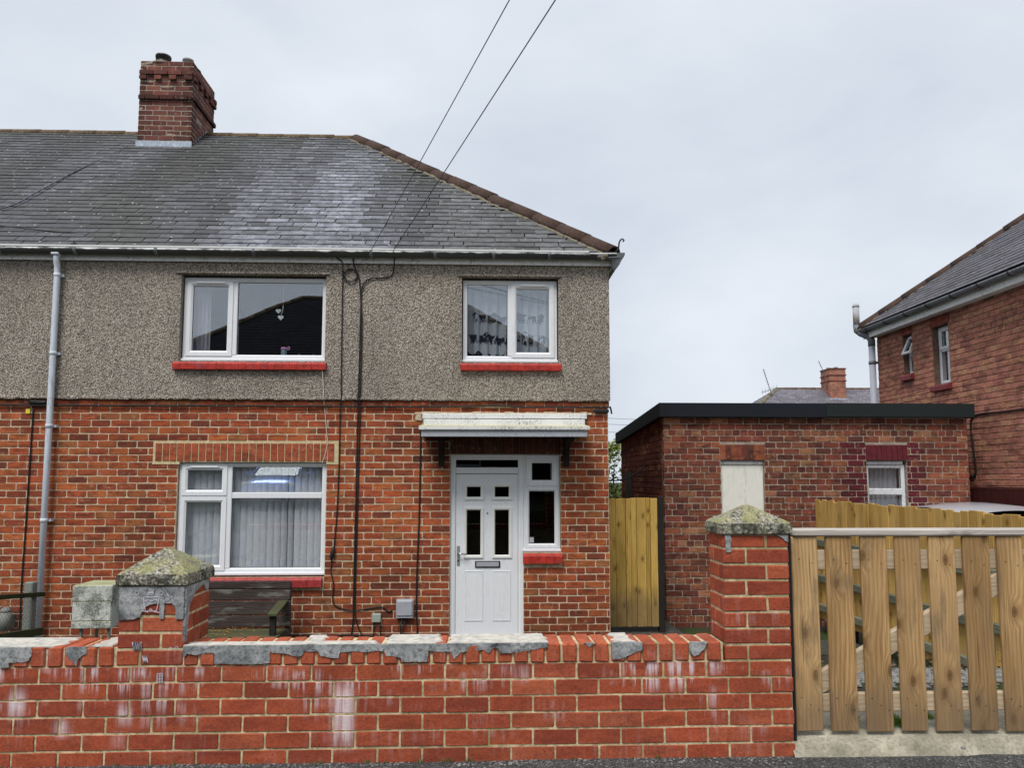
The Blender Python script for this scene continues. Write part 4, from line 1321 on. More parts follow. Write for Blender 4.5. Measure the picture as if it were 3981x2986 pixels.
# ---- chimney
CX0, CX1, CY0, CY1 = -5.475, -4.640, 12.0, 12.985
ch = 0.0828
m = MB(); m.box(CX0+0.003, CX1-0.003, CY0+0.003, CY1-0.003, 6.35, 8.11)
m.add([(CX0+.02, CY0+.02, 8.11), (CX1-.02, CY0+.02, 8.11), (CX1-.02, CY1-.02, 8.11), (CX0+.02, CY1-.02, 8.11), (CX0+.18, CY0+.18, 8.165), (CX1-.18, CY0+.18, 8.165), (CX1-.18, CY1-.18, 8.165), (CX0+.18, CY1-.18, 8.165)],
      [(4,5,6,7), (0,1,5,4), (1,2,6,5), (2,3,7,6), (3,0,4,7)])
chim = m.build('chimney', 'mortar_grey', house, label='tall red brick chimney stack with corbelled courses')
NC = 21
zc0 = 8.12 - NC*ch
def chim_face(T, L):
    for i in range(NC):
        z = zc0 + i*ch
        if z < 6.5 and L < 0.9 and False: continue
        off = 0.11 if i % 2 else 0.0
        k = NC-1-i          # from the top
        out = 0.042 if k == 2 else (0.042 if k == 7 else 0.0)
        us = [0.0] + [off + 0.2245*j for j in range(1 if off == 0 else 0, 8) if 0.06 < off + 0.2245*j < L-0.05] + [L]
        if k == 3:      # dentils
            us = [0.0] + [0.12 + 0.118*j for j in range(0, 9) if 0.12 + 0.118*j < L-0.08] + [L]
        for j, (a, b_) in enumerate(zip(us, us[1:])):
            oo = out
            if k == 3: oo = 0.045 if (j % 2 == 0 or b_ == L) else 0.0
            o = bpy.data.objects.new('brick', brick_mesh(b_-a-0.010 + (0.010 if b_ == L else 0), ch-0.010, 0.06, 0.010, rs.randrange(5), 'chim_brick'))
            link(o, chim); o.matrix_basis = T @ Matrix.Translation((a, -oo+rs.uniform(-.003, .003), z))
            c = pal_chim(rs, 0, 0)
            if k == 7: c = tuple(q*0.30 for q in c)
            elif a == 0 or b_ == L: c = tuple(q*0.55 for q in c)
            o.color = (*c, 1)
chim_face(face_T((CX0, CY0, 0)), CX1-CX0)
chim_face(face_T((CX1, CY0, 0), 90), CY1-CY0)
m = MB()      # lead apron and stepped flashing
m.box(CX0-0.02, CX1+0.02, CY0-0.014, CY0-0.004, 6.60, 6.775)
yb = CY0-0.02
def rz(y): return EZ + (y-EY)*(RIDGE_Z-EZ)/(RIDGE_Y-EY)
m.add([(CX0-0.06, yb-0.17, rz(yb-0.17)+0.025), (CX1+0.05, yb-0.17, rz(yb-0.17)+0.022), (CX1+0.03, yb, rz(yb)+0.05), (CX0-0.03, yb, rz(yb)+0.05),
       (CX0-0.06, yb-0.17, rz(yb-0.17)+0.005), (CX1+0.05, yb-0.17, rz(yb-0.17)+0.005), (CX1+0.03, yb, rz(yb)+0.01), (CX0-0.03, yb, rz(yb)+0.01)],
      [(0,1,2,3), (0,4,5,1), (1,5,6,2), (3,7,4,0)])
for i in range(7):
    y = CY0 + 0.02 + i*0.10
    if y > RIDGE_Y-0.02: break
    m.prism([(0, 0), (0.13, 0), (0.10, 0.17)], 0, 0.006, M=Matrix.Translation((CX1+0.010, y, rz(y)+0.0)) @ Matrix.Rotation(R(90), 4, 'Z'))
m.build('lead_flashing', 'lead', chim)
m = MB(); m.lathe((-5.205, 12.20, 8.15), [(0.115, 0), (0.115, 0.05), (0.105, 0.05), (0.105, 0.07), (0.115, 0.07), (0.115, 0.12), (0.122, 0.12), (0.122, 0.15), (0.09, 0.152), (0.09, 0.05)], 22)
m.build('chimney_pot', 'pot_black', chim)
m = MB(); m.lathe((-4.815, 12.22, 8.13), [(0.085, 0), (0.080, 0.10), (0.088, 0.10), (0.088, 0.13), (0.065, 0.132), (0.06, 0.05)], 20); m.build('chimney_pot', 'pot_grey', chim)
m = MB(); m.lathe((-5.205, 12.22, 8.09), [(0.24, 0), (0.19, 0.06), (0.12, 0.085)], 16); m.lathe((-4.815, 12.24, 8.09), [(0.2, 0), (0.15, 0.05), (0.085, 0.07)], 16); m.build('flaunching', 'hip_mortar', chim)

# ================================================================== things in the windows
def wavy(x0, x1, z0, z1, y, amp, waves, seed, nx=90, sag=0.0):
    r = random.Random(seed); ph = [r.uniform(0, 6.28) for _ in range(4)]
    def f(x, z):
        t = (x-x0)/(x1-x0)
        return y + amp*math.sin(t*waves*6.283+ph[0]+0.6*math.sin(t*9+ph[1])) + 0.35*amp*math.sin(t*waves*13.7+ph[2]) + sag*(z1-z)*math.sin(t*7+ph[3])
    v = []; fc = []
    NZ = 6
    for j in range(NZ+1):
        z = z0 + (z1-z0)*j/NZ
        for i in range(nx+1):
            x = x0+(x1-x0)*i/nx
            v.append((x, f(x, z), z))
    for j in range(NZ):
        for i in range(nx):
            a = j*(nx+1)+i
            fc.append((a, a+1, a+nx+2, a+nx+1))
    return v, fc, f
bl = thing('vertical_blind', 'pale grey vertical slat blind behind the ground floor window', 'blind', (-2.65, HY+0.16, 0.36))
m = MB(); m.cbox(-3.46, -1.83, HY+0.14, HY+0.19, 1.565, 1.60, 0.005); m.build('headrail', 'upvc', bl)
x = -3.44
i = 0
while x < -1.84:
    ang = R(16 + (22 if 14 <= i <= 15 else 0) + rr.uniform(-6, 6))
    c, s_ = math.cos(ang)*0.0375, math.sin(ang)*0.0375
    m = MB(); yc = HY+0.165
    m.add([(x+0.04-c, yc-s_, 0.385), (x+0.04, yc-0.006, 0.385), (x+0.04+c, yc+s_, 0.385), (x+0.04-c, yc-s_, 1.56), (x+0.04, yc-0.006, 1.56), (x+0.04+c, yc+s_, 1.56)], [(0,1,4,3), (1,2,5,4)], smooth=True)
    m.build('slat', 'blind', bl, fix=False)
    x += 0.078; i += 1
ct = thing('horse_curtain', 'pale curtain printed with dark prancing horses in the upstairs window', 'curtain', (0.3, HY+0.18, 2.85))
v, fc, fcurt = wavy(-0.20, 0.88, 2.84, 3.80, HY+0.20, 0.018, 9, 5, nx=120)
m = MB(); m.add(v, fc, smooth=True); m.build('drape', 'curtain', ct, fix=False)
HORSE = [(-.50,.20),(-.47,.28),(-.40,.36),(-.34,.47),(-.30,.43),(-.22,.42),(-.14,.30),(-.05,.22),(.12,.20),(.25,.24),(.33,.22),(.40,.26),(.47,.20),(.50,.05),(.47,-.08),(.42,.02),(.40,.08),(.36,.00),(.34,-.12),(.38,-.22),(.34,-.36),(.30,-.47),(.25,-.47),(.28,-.36),(.29,-.24),(.24,-.14),(.22,-.22),(.14,-.34),(.10,-.47),(.05,-.47),(.09,-.33),(.14,-.20),(.10,-.06),(-.10,-.06),(-.16,-.10),(-.14,-.24),(-.20,-.38),(-.26,-.46),(-.29,-.43),(-.24,-.34),(-.21,-.22),(-.24,-.14),(-.34,-.16),(-.36,-.28),(-.44,-.34),(-.46,-.30),(-.41,-.24),(-.41,-.10),(-.30,-.04),(-.29,.08),(-.30,.20),(-.36,.22),(-.42,.16)]
def put_horse(cx, cz, s_, parent, flip=1, amt=1.0):
    pts = [(cx + flip*x*s_, cz + z*s_*0.82) for x, z in HORSE]
    pts = [(min(max(x, -0.195), 0.875), max(z, 2.845)) for x, z in pts]
    v_ = [(x, fcurt(x, z)-0.004, z) for x, z in pts]
    bmh = bmesh.new(); vs_ = [bmh.verts.new(p) for p in v_]
    f_ = bmh.faces.new(vs_); bmesh.ops.triangulate(bmh, faces=[f_])
    me = bpy.data.meshes.new('horse_print'); bmh.to_mesh(me); bmh.free(); me.materials.append(MATS['horse_print'])
    o = bpy.data.objects.new('horse_print', me); link(o, parent)
for cx, cz, s_, fl in ((-0.14, 3.13, 0.17, 1), (0.00, 3.13, 0.19, -1), (0.11, 3.12, 0.19, 1), (0.25, 3.10, 0.17, -1), (0.42, 3.12, 0.12, -1), (0.60, 3.12, 0.24, 1), (0.80, 3.10, 0.17, 1),
                       (-0.03, 3.38, 0.17, 1), (0.10, 3.38, 0.17, -1), (0.23, 3.36, 0.15, 1), (0.50, 3.38, 0.19, 1), (0.68, 3.37, 0.17, -1),
                       (-0.12, 2.90, 0.17, 1), (0.02, 2.90, 0.19, 1), (0.25, 2.89, 0.17, -1), (0.70, 2.88, 0.19, 1)):
    put_horse(cx, cz, s_, ct, fl)
cl = thing('bedroom_curtain', 'lilac grey curtain hanging at the left edge of the upstairs window', 'curtain', (-3.38, HY+0.18, 2.85))
v, fc, _f = wavy(-3.50, -3.26, 2.84, 3.80, HY+0.20, 0.02, 4, 8, nx=40)
m = MB(); m.add(v, fc, smooth=True); m.build('drape', 'curtain_lilac', cl, fix=False)
v, fc, _f = wavy(-1.90, -1.85, 2.84, 3.80, HY+0.20, 0.012, 2, 9, nx=14)
m = MB(); m.add(v, fc, smooth=True); m.build('tieback_drape', 'curtain_lilac', cl, fix=False)
m = MB(); m.box(-3.50, -1.86, HY+0.11, HY+0.262, 2.80, 2.832); m.build('window_board', 'upvc', house)
bt = thing('drinking_bottle', 'dark drinking bottle with pink loop lid on the upstairs window board', 'bottle', (-2.365, HY+0.165, 2.833))
m = MB(); m.lathe((-2.365, HY+0.165, 2.833), [(0.034, 0), (0.036, 0.01), (0.036, 0.11), (0.028, 0.13)], 18); m.build('body', 'bottle', bt)
m = MB(); m.lathe((-2.365, HY+0.165, 2.833), [(0.037, 0.128), (0.037, 0.152), (0.02, 0.157)], 18); m.tube([(-2.34, HY+0.165, 2.975), (-2.305, HY+0.165, 2.995), (-2.295, HY+0.165, 2.975), (-2.31, HY+0.165, 2.962), (-2.335, HY+0.165, 2.966)], 0.008, 8); m.build('lid', 'pink', bt)
tr_ = thing('window_tray', 'small pale blue scalloped tray on the upstairs window board', 'tray', (-2.10, HY+0.165, 2.833))
m = MB(); m.cbox(-2.20, -2.0, HY+0.13, HY+0.20, 2.833, 2.872, 0.01)
for a in (-2.185, -2.12, -2.07, -2.015): m.prism([(a-0.022, 2.868), (a+0.022, 2.868), (a+0.006, 2.905 if a in (-2.185, -2.015) else 2.885)], HY+0.135, HY+0.15)
m.build('tray', 'cloth_blue', tr_)
for i, x in enumerate((-2.63, -2.53)):
    m = MB(); m.lathe((x, HY+0.165, 2.833), [(0.02, 0), (0.045, 0.015), (0.048, 0.022), (0.03, 0.016), (0.01, 0.012)], 18)
    m.build('dish', 'ceramic', None, ('small white dish nearer the middle of the upstairs window board', 'small white dish beside the drinking bottle upstairs')[i], 'dish', 'dishes on the window board')
def heart(cx, cz, s_, y):
    return [(cx + s_*0.0625*16*math.sin(t)**3*0.5, cz + s_*0.03*(13*math.cos(t)-5*math.cos(2*t)-2*math.cos(3*t)-math.cos(4*t))) for t in [2*math.pi*k/24 for k in range(24)]]
ht = thing('heart_decoration', 'two white hearts hanging on a string in the upstairs window', 'decoration', (-2.42, HY+0.13, 3.30))
m = MB(); m.prism(heart(-2.435, 3.425, 0.065, 0), HY+0.128, HY+0.136); m.build('heart', 'heart_white', ht)
m = MB(); m.prism(heart(-2.405, 3.345, 0.07, 0), HY+0.124, HY+0.132); m.build('heart', 'heart_white', ht)
m = MB(); m.tube([(-2.38, HY+0.13, 3.49), (-2.385, HY+0.13, 3.42), (-2.405, HY+0.13, 3.37)], 0.004, 6); m.tube([(-2.38, HY+0.13, 3.48), (-2.38, HY+0.13, 3.77)], 0.001, 5); m.build('string', 'heart_white', ht)

# ================================================================== cables and boxes on the wall
CB = HY-0.012
def cable(name, pts, r_, mat, label, cat='cable', group=None, n=6):
    # Catmull-Rom smoothing
    P = [Vector(p) for p in pts]
    out = []
    for i in range(len(P)-1):
        p0, p1, p2, p3 = P[max(i-1, 0)], P[i], P[i+1], P[min(i+2, len(P)-1)]
        for k in range(6):
            t = k/6
            out.append(0.5*((2*p1) + (-p0+p2)*t + (2*p0-5*p1+4*p2-p3)*t*t + (-p0+3*p1-3*p2+p3)*t**3))
    out.append(P[-1])
    m_ = MB(); m_.tube(out, r_, n)
    return m_.build(name, mat, None, label, cat, group)
hz = [(-8, HY-0.026, 2.264)]
x = -7.5
while x < 1.5:
    hz.append((x, HY-0.026, 2.262 + 0.004*math.sin(x*9)+ (0.012 if -0.4 < x < 0.2 else 0))); x += 0.35
hz += [(1.50, HY-0.026, 2.262), (1.53, HY-0.02, 2.262), (1.60, HY+0.3, 2.22)]
cable('wall_cable', hz, 0.010, 'wire_black', 'thick black cable clipped along the top of the red brickwork', group='cables on the house')
m = MB(); m.cbox(1.33, 1.51, HY-0.05, HY-0.02, 2.195, 2.24, 0.01); m.build('cable_clamp', 'black_plastic', None, 'black cable clamp at the right end of the brickwork', 'clamp')
cl_n = 0
for x in (-4.3, -3.6, -2.9, -2.2, -0.95, -0.20, 0.20, 0.62, 1.03, 1.30):
    pass
U = HY-0.045
cable('wall_cable', [(-1.72, 8.96, 4.03), (-1.66, 8.975, 3.985), (-1.645, U-.01, 3.94), (-1.645, U, 3.6), (-1.64, U, 2.6), (-1.635, U, 2.37), (-1.645, CB-.02, 2.28), (-1.65, CB, 2.1), (-1.65, CB, 1.6), (-1.665, CB, 1.0), (-1.69, CB, 0.62)], 0.007, 'wire_black', 'thin black cable running down the wall beside the windows to an inline joint', group='cables on the house')
cable('wall_cable', [(-1.715, CB, 0.50), (-1.715, CB, 0.35), (-1.685, CB, 0.2), (-1.69, CB, 0.02), (-1.62, CB, -0.05), (-1.45, CB, -0.085), (-1.25, CB, -0.06), (-1.12, CB, -0.05), (-1.06, CB, -0.10), (-1.01, CB, -0.085)], 0.007, 'wire_black', 'black cable drooping from the inline joint to the grey meter box', group='cables on the house')
m = MB(); m.tube([(-1.69, CB-0.008, 0.64), (-1.693, CB-0.01, 0.62), (-1.712, CB-0.01, 0.52), (-1.715, CB-0.008, 0.49)], 0.022, 10, radii=[0.010, 0.022, 0.026, 0.012]); m.build('cable_joint', 'black_plastic', None, 'black inline cable joint hanging beside the ground floor window', 'cable joint')
cable('wall_cable', [(-1.03, 8.86, 4.075), (-1.035, 8.95, 3.97), (-1.06, U, 3.84), (-1.15, U, 3.80), (-1.31, U, 3.79), (-1.40, U, 3.72), (-1.425, U, 3.55), (-1.43, U, 3.0), (-1.435, U, 2.5), (-1.44, U, 2.36), (-1.44, CB-.02, 2.28), (-1.445, CB, 2.0), (-1.45, CB, 1.0), (-1.455, CB, 0.0), (-1.455, CB, -0.2), (-1.49, CB, -0.5)], 0.008, 'wire_black', 'black telephone cable looping from the gutter bracket and down the wall', group='cables on the house')
cable('wall_cable', [(-1.52, 8.96, 4.02), (-1.51, U-.02, 3.93), (-1.455, U, 3.80), (-1.435, U, 3.6), (-1.41, U, 3.2), (-1.415, U, 2.5), (-1.42, U, 2.36), (-1.42, CB-.02, 2.28), (-1.42, CB, 2.0), (-1.43, CB, 1.0), (-1.44, CB, 0.1), (-1.42, CB, -0.2), (-1.32, CB, -0.42)], 0.008, 'wire_black', 'second black cable running down alongside the telephone cable', group='cables on the house')
m = MB(); lp = [(-1.555 + 0.077*math.cos(t), U-0.004*math.sin(3*t), 3.825 + 0.077*math.sin(t)) for t in [2*math.pi*k/28 for k in range(29)]]; m.tube(lp, 0.007, 6, cap=False); m.tube([(p[0]+.004, p[1]-.008, p[2]-.004) for p in lp], 0.006, 6, cap=False)
m.build('cable_coil', 'wire_black', None, 'round coil of spare black cable under the gutter', 'cable coil')
cable('wall_cable', [(-0.705, HY-0.06, 1.99), (-0.708, CB, 1.9), (-0.71, CB, 1.5), (-0.715, CB, 1.0), (-0.735, CB, 0.3), (-0.735, CB, -0.1), (-0.725, CB, -0.35), (-0.80, CB, -0.45)], 0.009, 'wire_black', 'black cable dropping from the canopy left of the front door', group='cables on the house')
cable('wall_cable', [(-5.16, CB, 2.24), (-5.165, CB, 1.6), (-5.17, CB, 0.9), (-5.18, CB, 0.2), (-5.17, CB, -0.4)], 0.008, 'wire_black', 'thin black cable down the brickwork left of the downpipe', group='cables on the house')
cable('wall_cable', [(-1.86, U-0.02, 2.69), (-1.845, U, 2.5), (-1.84, U, 2.36), (-1.835, CB, 2.28), (-1.80, CB, 1.95), (-1.79, CB, 1.83), (-1.82, CB, 1.68), (-1.845, CB, 1.60)], 0.0045, 'wire_white', 'thin white wire hanging between the upstairs and ground floor windows', group='cables on the house')
cable('wall_cable', [(-3.2, CB-.01, -0.36), (-2.2, CB, -0.365), (-1.6, CB, -0.36), (-1.0, CB, -0.375), (-0.5, CB, -0.37), (-0.40, CB, -0.4)], 0.008, 'wire_black', 'black cable along the foot of the wall left of the door', group='cables on the house')
m = MB(); m.cbox(-5.20, -5.0, HY-0.05, HY-0.01, 2.275, 2.318, 0.012, jit=0.006); m.build('cable_bracket', 'black_plastic', None, 'flat black bracket under the pebbledash beside the downpipe', 'bracket')
m = MB(); m.cbox(-5.245, -5.195, HY-0.012, HY-0.003, 2.165, 2.222, 0.003); tg = m.build('warning_tag', 'yellow', None, 'small yellow warning tag on the brickwork left of the downpipe', 'tag')
gb = thing('meter_box', 'square grey utility box on the brick wall left of the door', 'utility box', (-0.866, HY, -0.17))
m = MB(); m.cbox(-0.962, -0.770, HY-0.075, HY-0.02, -0.150, 0.036, 0.016); m.build('cover', 'grey_box', gb)
m = MB(); m.cbox(-0.968, -0.764, HY-0.018, HY-0.001, -0.168, 0.042, 0.006); m.cbox(-0.962, -0.770, HY-0.068, HY-0.019, -0.166, -0.153, 0.004); m.build('backplate', 'grey_box', gb)
m = MB(); m.tube([(-0.915, HY-0.03, -0.168), (-0.915, HY-0.03, -0.45)], 0.007, 6); m.tube([(-0.868, HY-0.03, -0.168), (-0.87, HY-0.04, -0.26), (-0.90, HY-0.03, -0.40)], 0.008, 6); m.cbox(-0.885, -0.85, HY-0.045, HY-0.02, -0.20, -0.168, 0.005); m.build('lead_wire', 'wire_black', gb)
gb2 = thing('junction_box', 'little pale green junction box low on the brick wall', 'junction box', (-1.19, HY, -0.22))
m = MB(); m.cbox(-1.241, -1.136, HY-0.05, HY-0.001, -0.218, -0.118, 0.008); m.build('cover', 'green_box', gb2)
m = MB(); m.tube([(-1.215, HY-0.02, -0.218), (-1.22, HY-0.02, -0.42)], 0.006, 6); m.tube([(-1.15, HY-0.02, -0.218), (-1.14, HY-0.02, -0.40)], 0.006, 6); m.build('lead_wire', 'wire_black', gb2)
m = MB(); m.tube([(-5.27, HY-0.12, -0.06), (-5.27, HY-0.12, -0.26)], 0.06, 14); m.lathe((-5.27, HY-0.12, -0.06), [(0.06, 0), (0.052, 0.03), (0.03, 0.05), (0.002, 0.056)], 14); m.box(-5.30, -5.24, HY-0.1, HY-0.002, -0.24, -0.10)
m.build('wall_vent', 'post_stone', None, 'cream rounded vent cowl on the wall behind the wire fence', 'vent')

# overhead service wires to a pole behind the viewer
def span(p0, p1, sag, n=24):
    p0 = Vector(p0); p1 = Vector(p1)
    return [p0.lerp(p1, i/n) - Vector((0, 0, sag*4*(i/n)*(1-i/n))) for i in range(n+1)]
cA, cB = Vector((-1.375, 8.97, 4.0)), Vector((-1.04, 8.86, 4.08))
eA = cA + (Vector((0.175, 5.0, 4.70)) - cA)*3.4
eB = cB + (Vector((0.491, 5.0, 4.71)) - cB)*3.4
m = MB(); m.tube(span(cA, eA, 0.03), 0.0042, 6); m.build('overhead_wire', 'wire_grey', None, 'left overhead telephone wire rising from the gutter to the sky', 'wire', 'overhead service wires')
m = MB(); m.tube(span(cB, eB, 0.03), 0.005, 6); m.build('overhead_wire', 'wire_grey', None, 'right overhead telephone wire rising from the gutter to the sky', 'wire', 'overhead service wires')
tp = thing('telegraph_pole', 'wooden telegraph pole behind the viewer', 'pole', (eA.x+0.2, eA.y-0.1, 0.3))
m = MB(); m.tube([(eA.x+0.2, eA.y-0.1, 0.2), (eA.x+0.2, eA.y-0.1, max(eA.z, eB.z)+0.5)], 0.12, 12, radii=[0.14, 0.10]); m.build('shaft', 'bark', tp)
m = MB(); m.box(eA.x-0.35, eA.x+0.75, eA.y-0.03, eA.y+0.05, eA.z-0.05, eA.z+0.05); m.build('crossarm', 'bark', tp)
m = MB(); m.tube([(-5.9, 8.9, 5.15), (-4.9, 10.4, 5.52), (-4.75, 11.2, 6.2), (-5.45, 11.98, 6.80)], 0.010, 6)
cable('roof_cable', [(-6.6, 9.35, 4.55), (-6.05, 9.75, 4.86), (-5.93, 10.2, 5.24), (-5.85, 10.9, 5.80), (-5.72, 11.5, 6.28), (-5.6, 11.95, 6.66)], 0.011, 'wire_grey', 'pale aerial cable lying across the slates up to the chimney', group='cables on the roof')
m = MB(); m.tube(span((-9.0, 9.6, 4.95), (-1.72, 8.86, 4.06), 0.10), 0.006, 6); m.build('roof_cable', 'wire_black', None, 'thin dark wire crossing low in front of the slates', 'cable', 'cables on the roof')

# ================================================================== FRONT GARDEN
# bench
bn = thing('garden_bench', 'weathered mossy timber bench under the ground floor window', 'bench', (-2.75, 8.55, -0.58))
BX0, BX1 = -3.42, -2.10
zz = [0.292, 0.205, 0.065, 0.060, -0.075, -0.08, -0.20, -0.235]
for (z0, z1) in ((0.205, 0.290), (0.082, 0.200), (-0.078, 0.077), (-0.205, -0.083)):
    m = MB(); m.cbox(BX0, BX1, 8.735, 8.765, z0+0.002, z1-0.002, 0.006, jit=0.003); m.build('back_plank', 'bench_wood', bn)
for y in (8.33, 8.44, 8.55, 8.66):
    m = MB(); m.cbox(BX0, BX1-0.01, y-0.048, y+0.048, -0.245, -0.218, 0.006, jit=0.002); m.build('seat_plank', 'bench_moss', bn)
for x in (BX0+0.03, BX1-0.03):
    m = MB(); m.cbox(x-0.03, x+0.03, 8.766, 8.80, -0.58, 0.27, 0.006); m.build('leg', 'bench_wood', bn)
    m = MB(); m.cbox(x-0.075, x-0.01, 8.29, 8.345, -0.58, -0.012, 0.006); m.build('leg', 'dark_timber', bn)
    m = MB(); m.add([(x-0.09, 8.26, -0.012), (x+0.01, 8.26, -0.012), (x+0.01, 8.73, 0.062), (x-0.09, 8.73, 0.062), (x-0.09, 8.26, 0.010), (x+0.01, 8.26, 0.010), (x+0.01, 8.73, 0.086), (x-0.09, 8.73, 0.086)],
                  [(0,3,2,1), (4,5,6,7), (0,1,5,4), (1,2,6,5), (2,3,7,6), (3,0,4,7)]); m.build('armrest', 'bench_moss', bn)
    m = MB(); m.cbox(x-0.02, x+0.02, 8.30, 8.74, -0.31, -0.25, 0.005); m.build('side_rail', 'bench_wood', bn)
m = MB()
r3 = random.Random(4)
for i in range(60):
    x = r3.gauss(-2.75, 0.18); y = r3.uniform(8.32, 8.70); a = r3.uniform(0, 6.28); s_ = r3.uniform(0.012, 0.03)
    if not (BX0+0.02 < x < BX1-0.05): continue
    m.add([(x, y, -0.214), (x+s_*math.cos(a), y+s_*math.sin(a), -0.208), (x+s_*1.3*math.cos(a+0.5), y+s_*1.3*math.sin(a+.5), -0.213), (x+s_*.5*math.cos(a+1), y+s_*.5*math.sin(a+1), -0.209)], [(0,1,2,3)])
m.build('fallen_leaves', 'leaf_orange', None, 'scatter of orange fallen leaves on the bench seat', 'leaves', kind='stuff')

# old white cabinet on legs
cb = thing('metal_cabinet', 'mossy white metal cabinet on legs behind the left pillar', 'cabinet', (-3.66, 7.78, -0.55))
m = MB()
m.cbox(-3.868, -3.505, 7.60, 7.98, 0.0, 0.405, 0.006)
m.build('body', 'cabinet', cb)
m = MB(); m.cbox(-3.872, -3.500, 7.588, 7.599, 0.255, 0.40, 0.004); m.build('top_panel', 'cabinet', cb)
m = MB(); m.cbox(-3.868, -3.510, 7.590, 7.599, 0.072, 0.250, 0.003); m.build('door', 'cabinet', cb)
m = MB(); m.cbox(-3.872, -3.500, 7.588, 7.599, 0.0, 0.066, 0.004); m.build('plinth', 'cabinet', cb)
for x, y in ((-3.80, 7.64), (-3.54, 7.64), (-3.80, 7.94), (-3.54, 7.94)):
    m = MB(); m.cbox(x-0.013, x+0.013, y-0.013, y+0.013, -0.56, 0.0, 0.003); m.build('leg', 'post_stone', cb)

# chain-link boundary fence
cf = thing('wire_fence', 'chain-link fence with mossy rails between the gardens', 'fence', (-4.7, 6.5, -0.4))
def ft(y): return 0.32 + (y-7.5)*(-0.105)
for dz0, dz1 in ((-0.045, 0.0), (-0.43, -0.375)):
    m = MB(); y0, y1 = 4.3, 8.58
    m.loft([[(-4.72, y, ft(y)+dz0 - (0.02 if dz0 < -.1 else 0)), (-4.66, y, ft(y)+dz0-(0.02 if dz0 < -.1 else 0)), (-4.66, y, ft(y)+dz1), (-4.72, y, ft(y)+dz1)] for y in [y0 + (y1-y0)*k/14 + 0 for k in range(15)]], smooth=False)
    m.build('rail', 'moss_rail', cf)
m = MB(); y = 4.3; st = 0.052
k = 0
while y < 8.58:
    for sgn in (1, -1):
        pts = []
        for j in range(11):
            zz_ = j*0.05
            pts.append((-4.735 + 0.003*sgn*(-1)**j, y + sgn*(st/2)*((-1)**j), ft(y) - 0.02 - zz_))
        m.tube(pts, 0.0016, 4, cap=False)
    y += st
m.build('wire_mesh', 'steel_wire', cf, kind='stuff')
m = MB(); m.cbox(-4.80, -4.71, 8.42, 8.52, -0.6, 0.33, 0.01); m.build('concrete_post', 'post_stone', cf)
m = MB(); m.cbox(-4.80, -4.71, 5.2, 5.3, -0.4, 0.55, 0.01); m.build('concrete_post', 'post_stone', cf)

# ================================================================== FRONT WALL WITH PILLARS
FY = 3.85
CT, PX = 0.0785, 0.2145
yard = thing('garden_wall', 'low red brick front wall with brick-on-edge coping patched in grey cement', 'wall', (-0.3, FY, 0.0))
m = MB(); m.box(-4.2, 1.541, FY+0.0035, FY+0.215, -0.05, 0.508); m.box(-4.2, 1.2, FY+0.004, FY+0.205, 0.508, 0.598)
core = m.build('mortar_core', 'mortar_yard', yard)
ry = random.Random(31)
ROWZ = [0.118-0.0785, 0.1195, 0.198, 0.277, 0.355, 0.433]
OFFS = [0.06, -0.045, 0.055, -0.05, 0.06, -0.045]
def wall_course(x0, x1, i, z, h):
    # head joints measured at x = -0.713 + k*PX for odd rows, half a brick over for even rows
    base = -0.708 if i % 2 else -0.601
    k = math.floor((x0-base)/PX)
    x = base + k*PX
    while x < x1:
        a, b_ = max(x+0.005, x0), min(x+PX-0.005, x1)
        if b_-a > 0.03:
            o = bpy.data.objects.new('brick', brick_mesh(b_-a, h, 0.10, 0.004, ry.randrange(5), 'yard_brick'))
            link(o, yard); o.matrix_basis = Matrix.Translation((a, FY+ry.uniform(-.003, .002), z+ry.uniform(-.001, .001))) @ Matrix.Rotation(ry.uniform(-.004, .004), 4, 'Y')
            o.color = (*pal_yard(ry, a, z), 1)
        x += PX
for i, z in enumerate(ROWZ):
    wall_course(-4.0, 1.545, i+1, z+0.005, CT-0.011)
# coping: bricks on edge, full width of the wall
def coping(x0, x1):
    x = x0
    while x < x1-0.03:
        w = 0.0795
        b_ = min(x+w-0.011, x1)
        m_ = MB(); m_.cbox(x, b_, FY-0.006+ry.uniform(-.003, .003), FY+0.215, 0.512, 0.604+ry.uniform(-.003, .003), 0.007, jit=0.0018, r=ry)
        o = m_.build('coping_brick', 'yard_brick', yard, color=jit((0.48, 0.115, 0.052), ry, 0.10))
        x += w
coping(-3.9725, -1.745); coping(-1.425, 1.207)

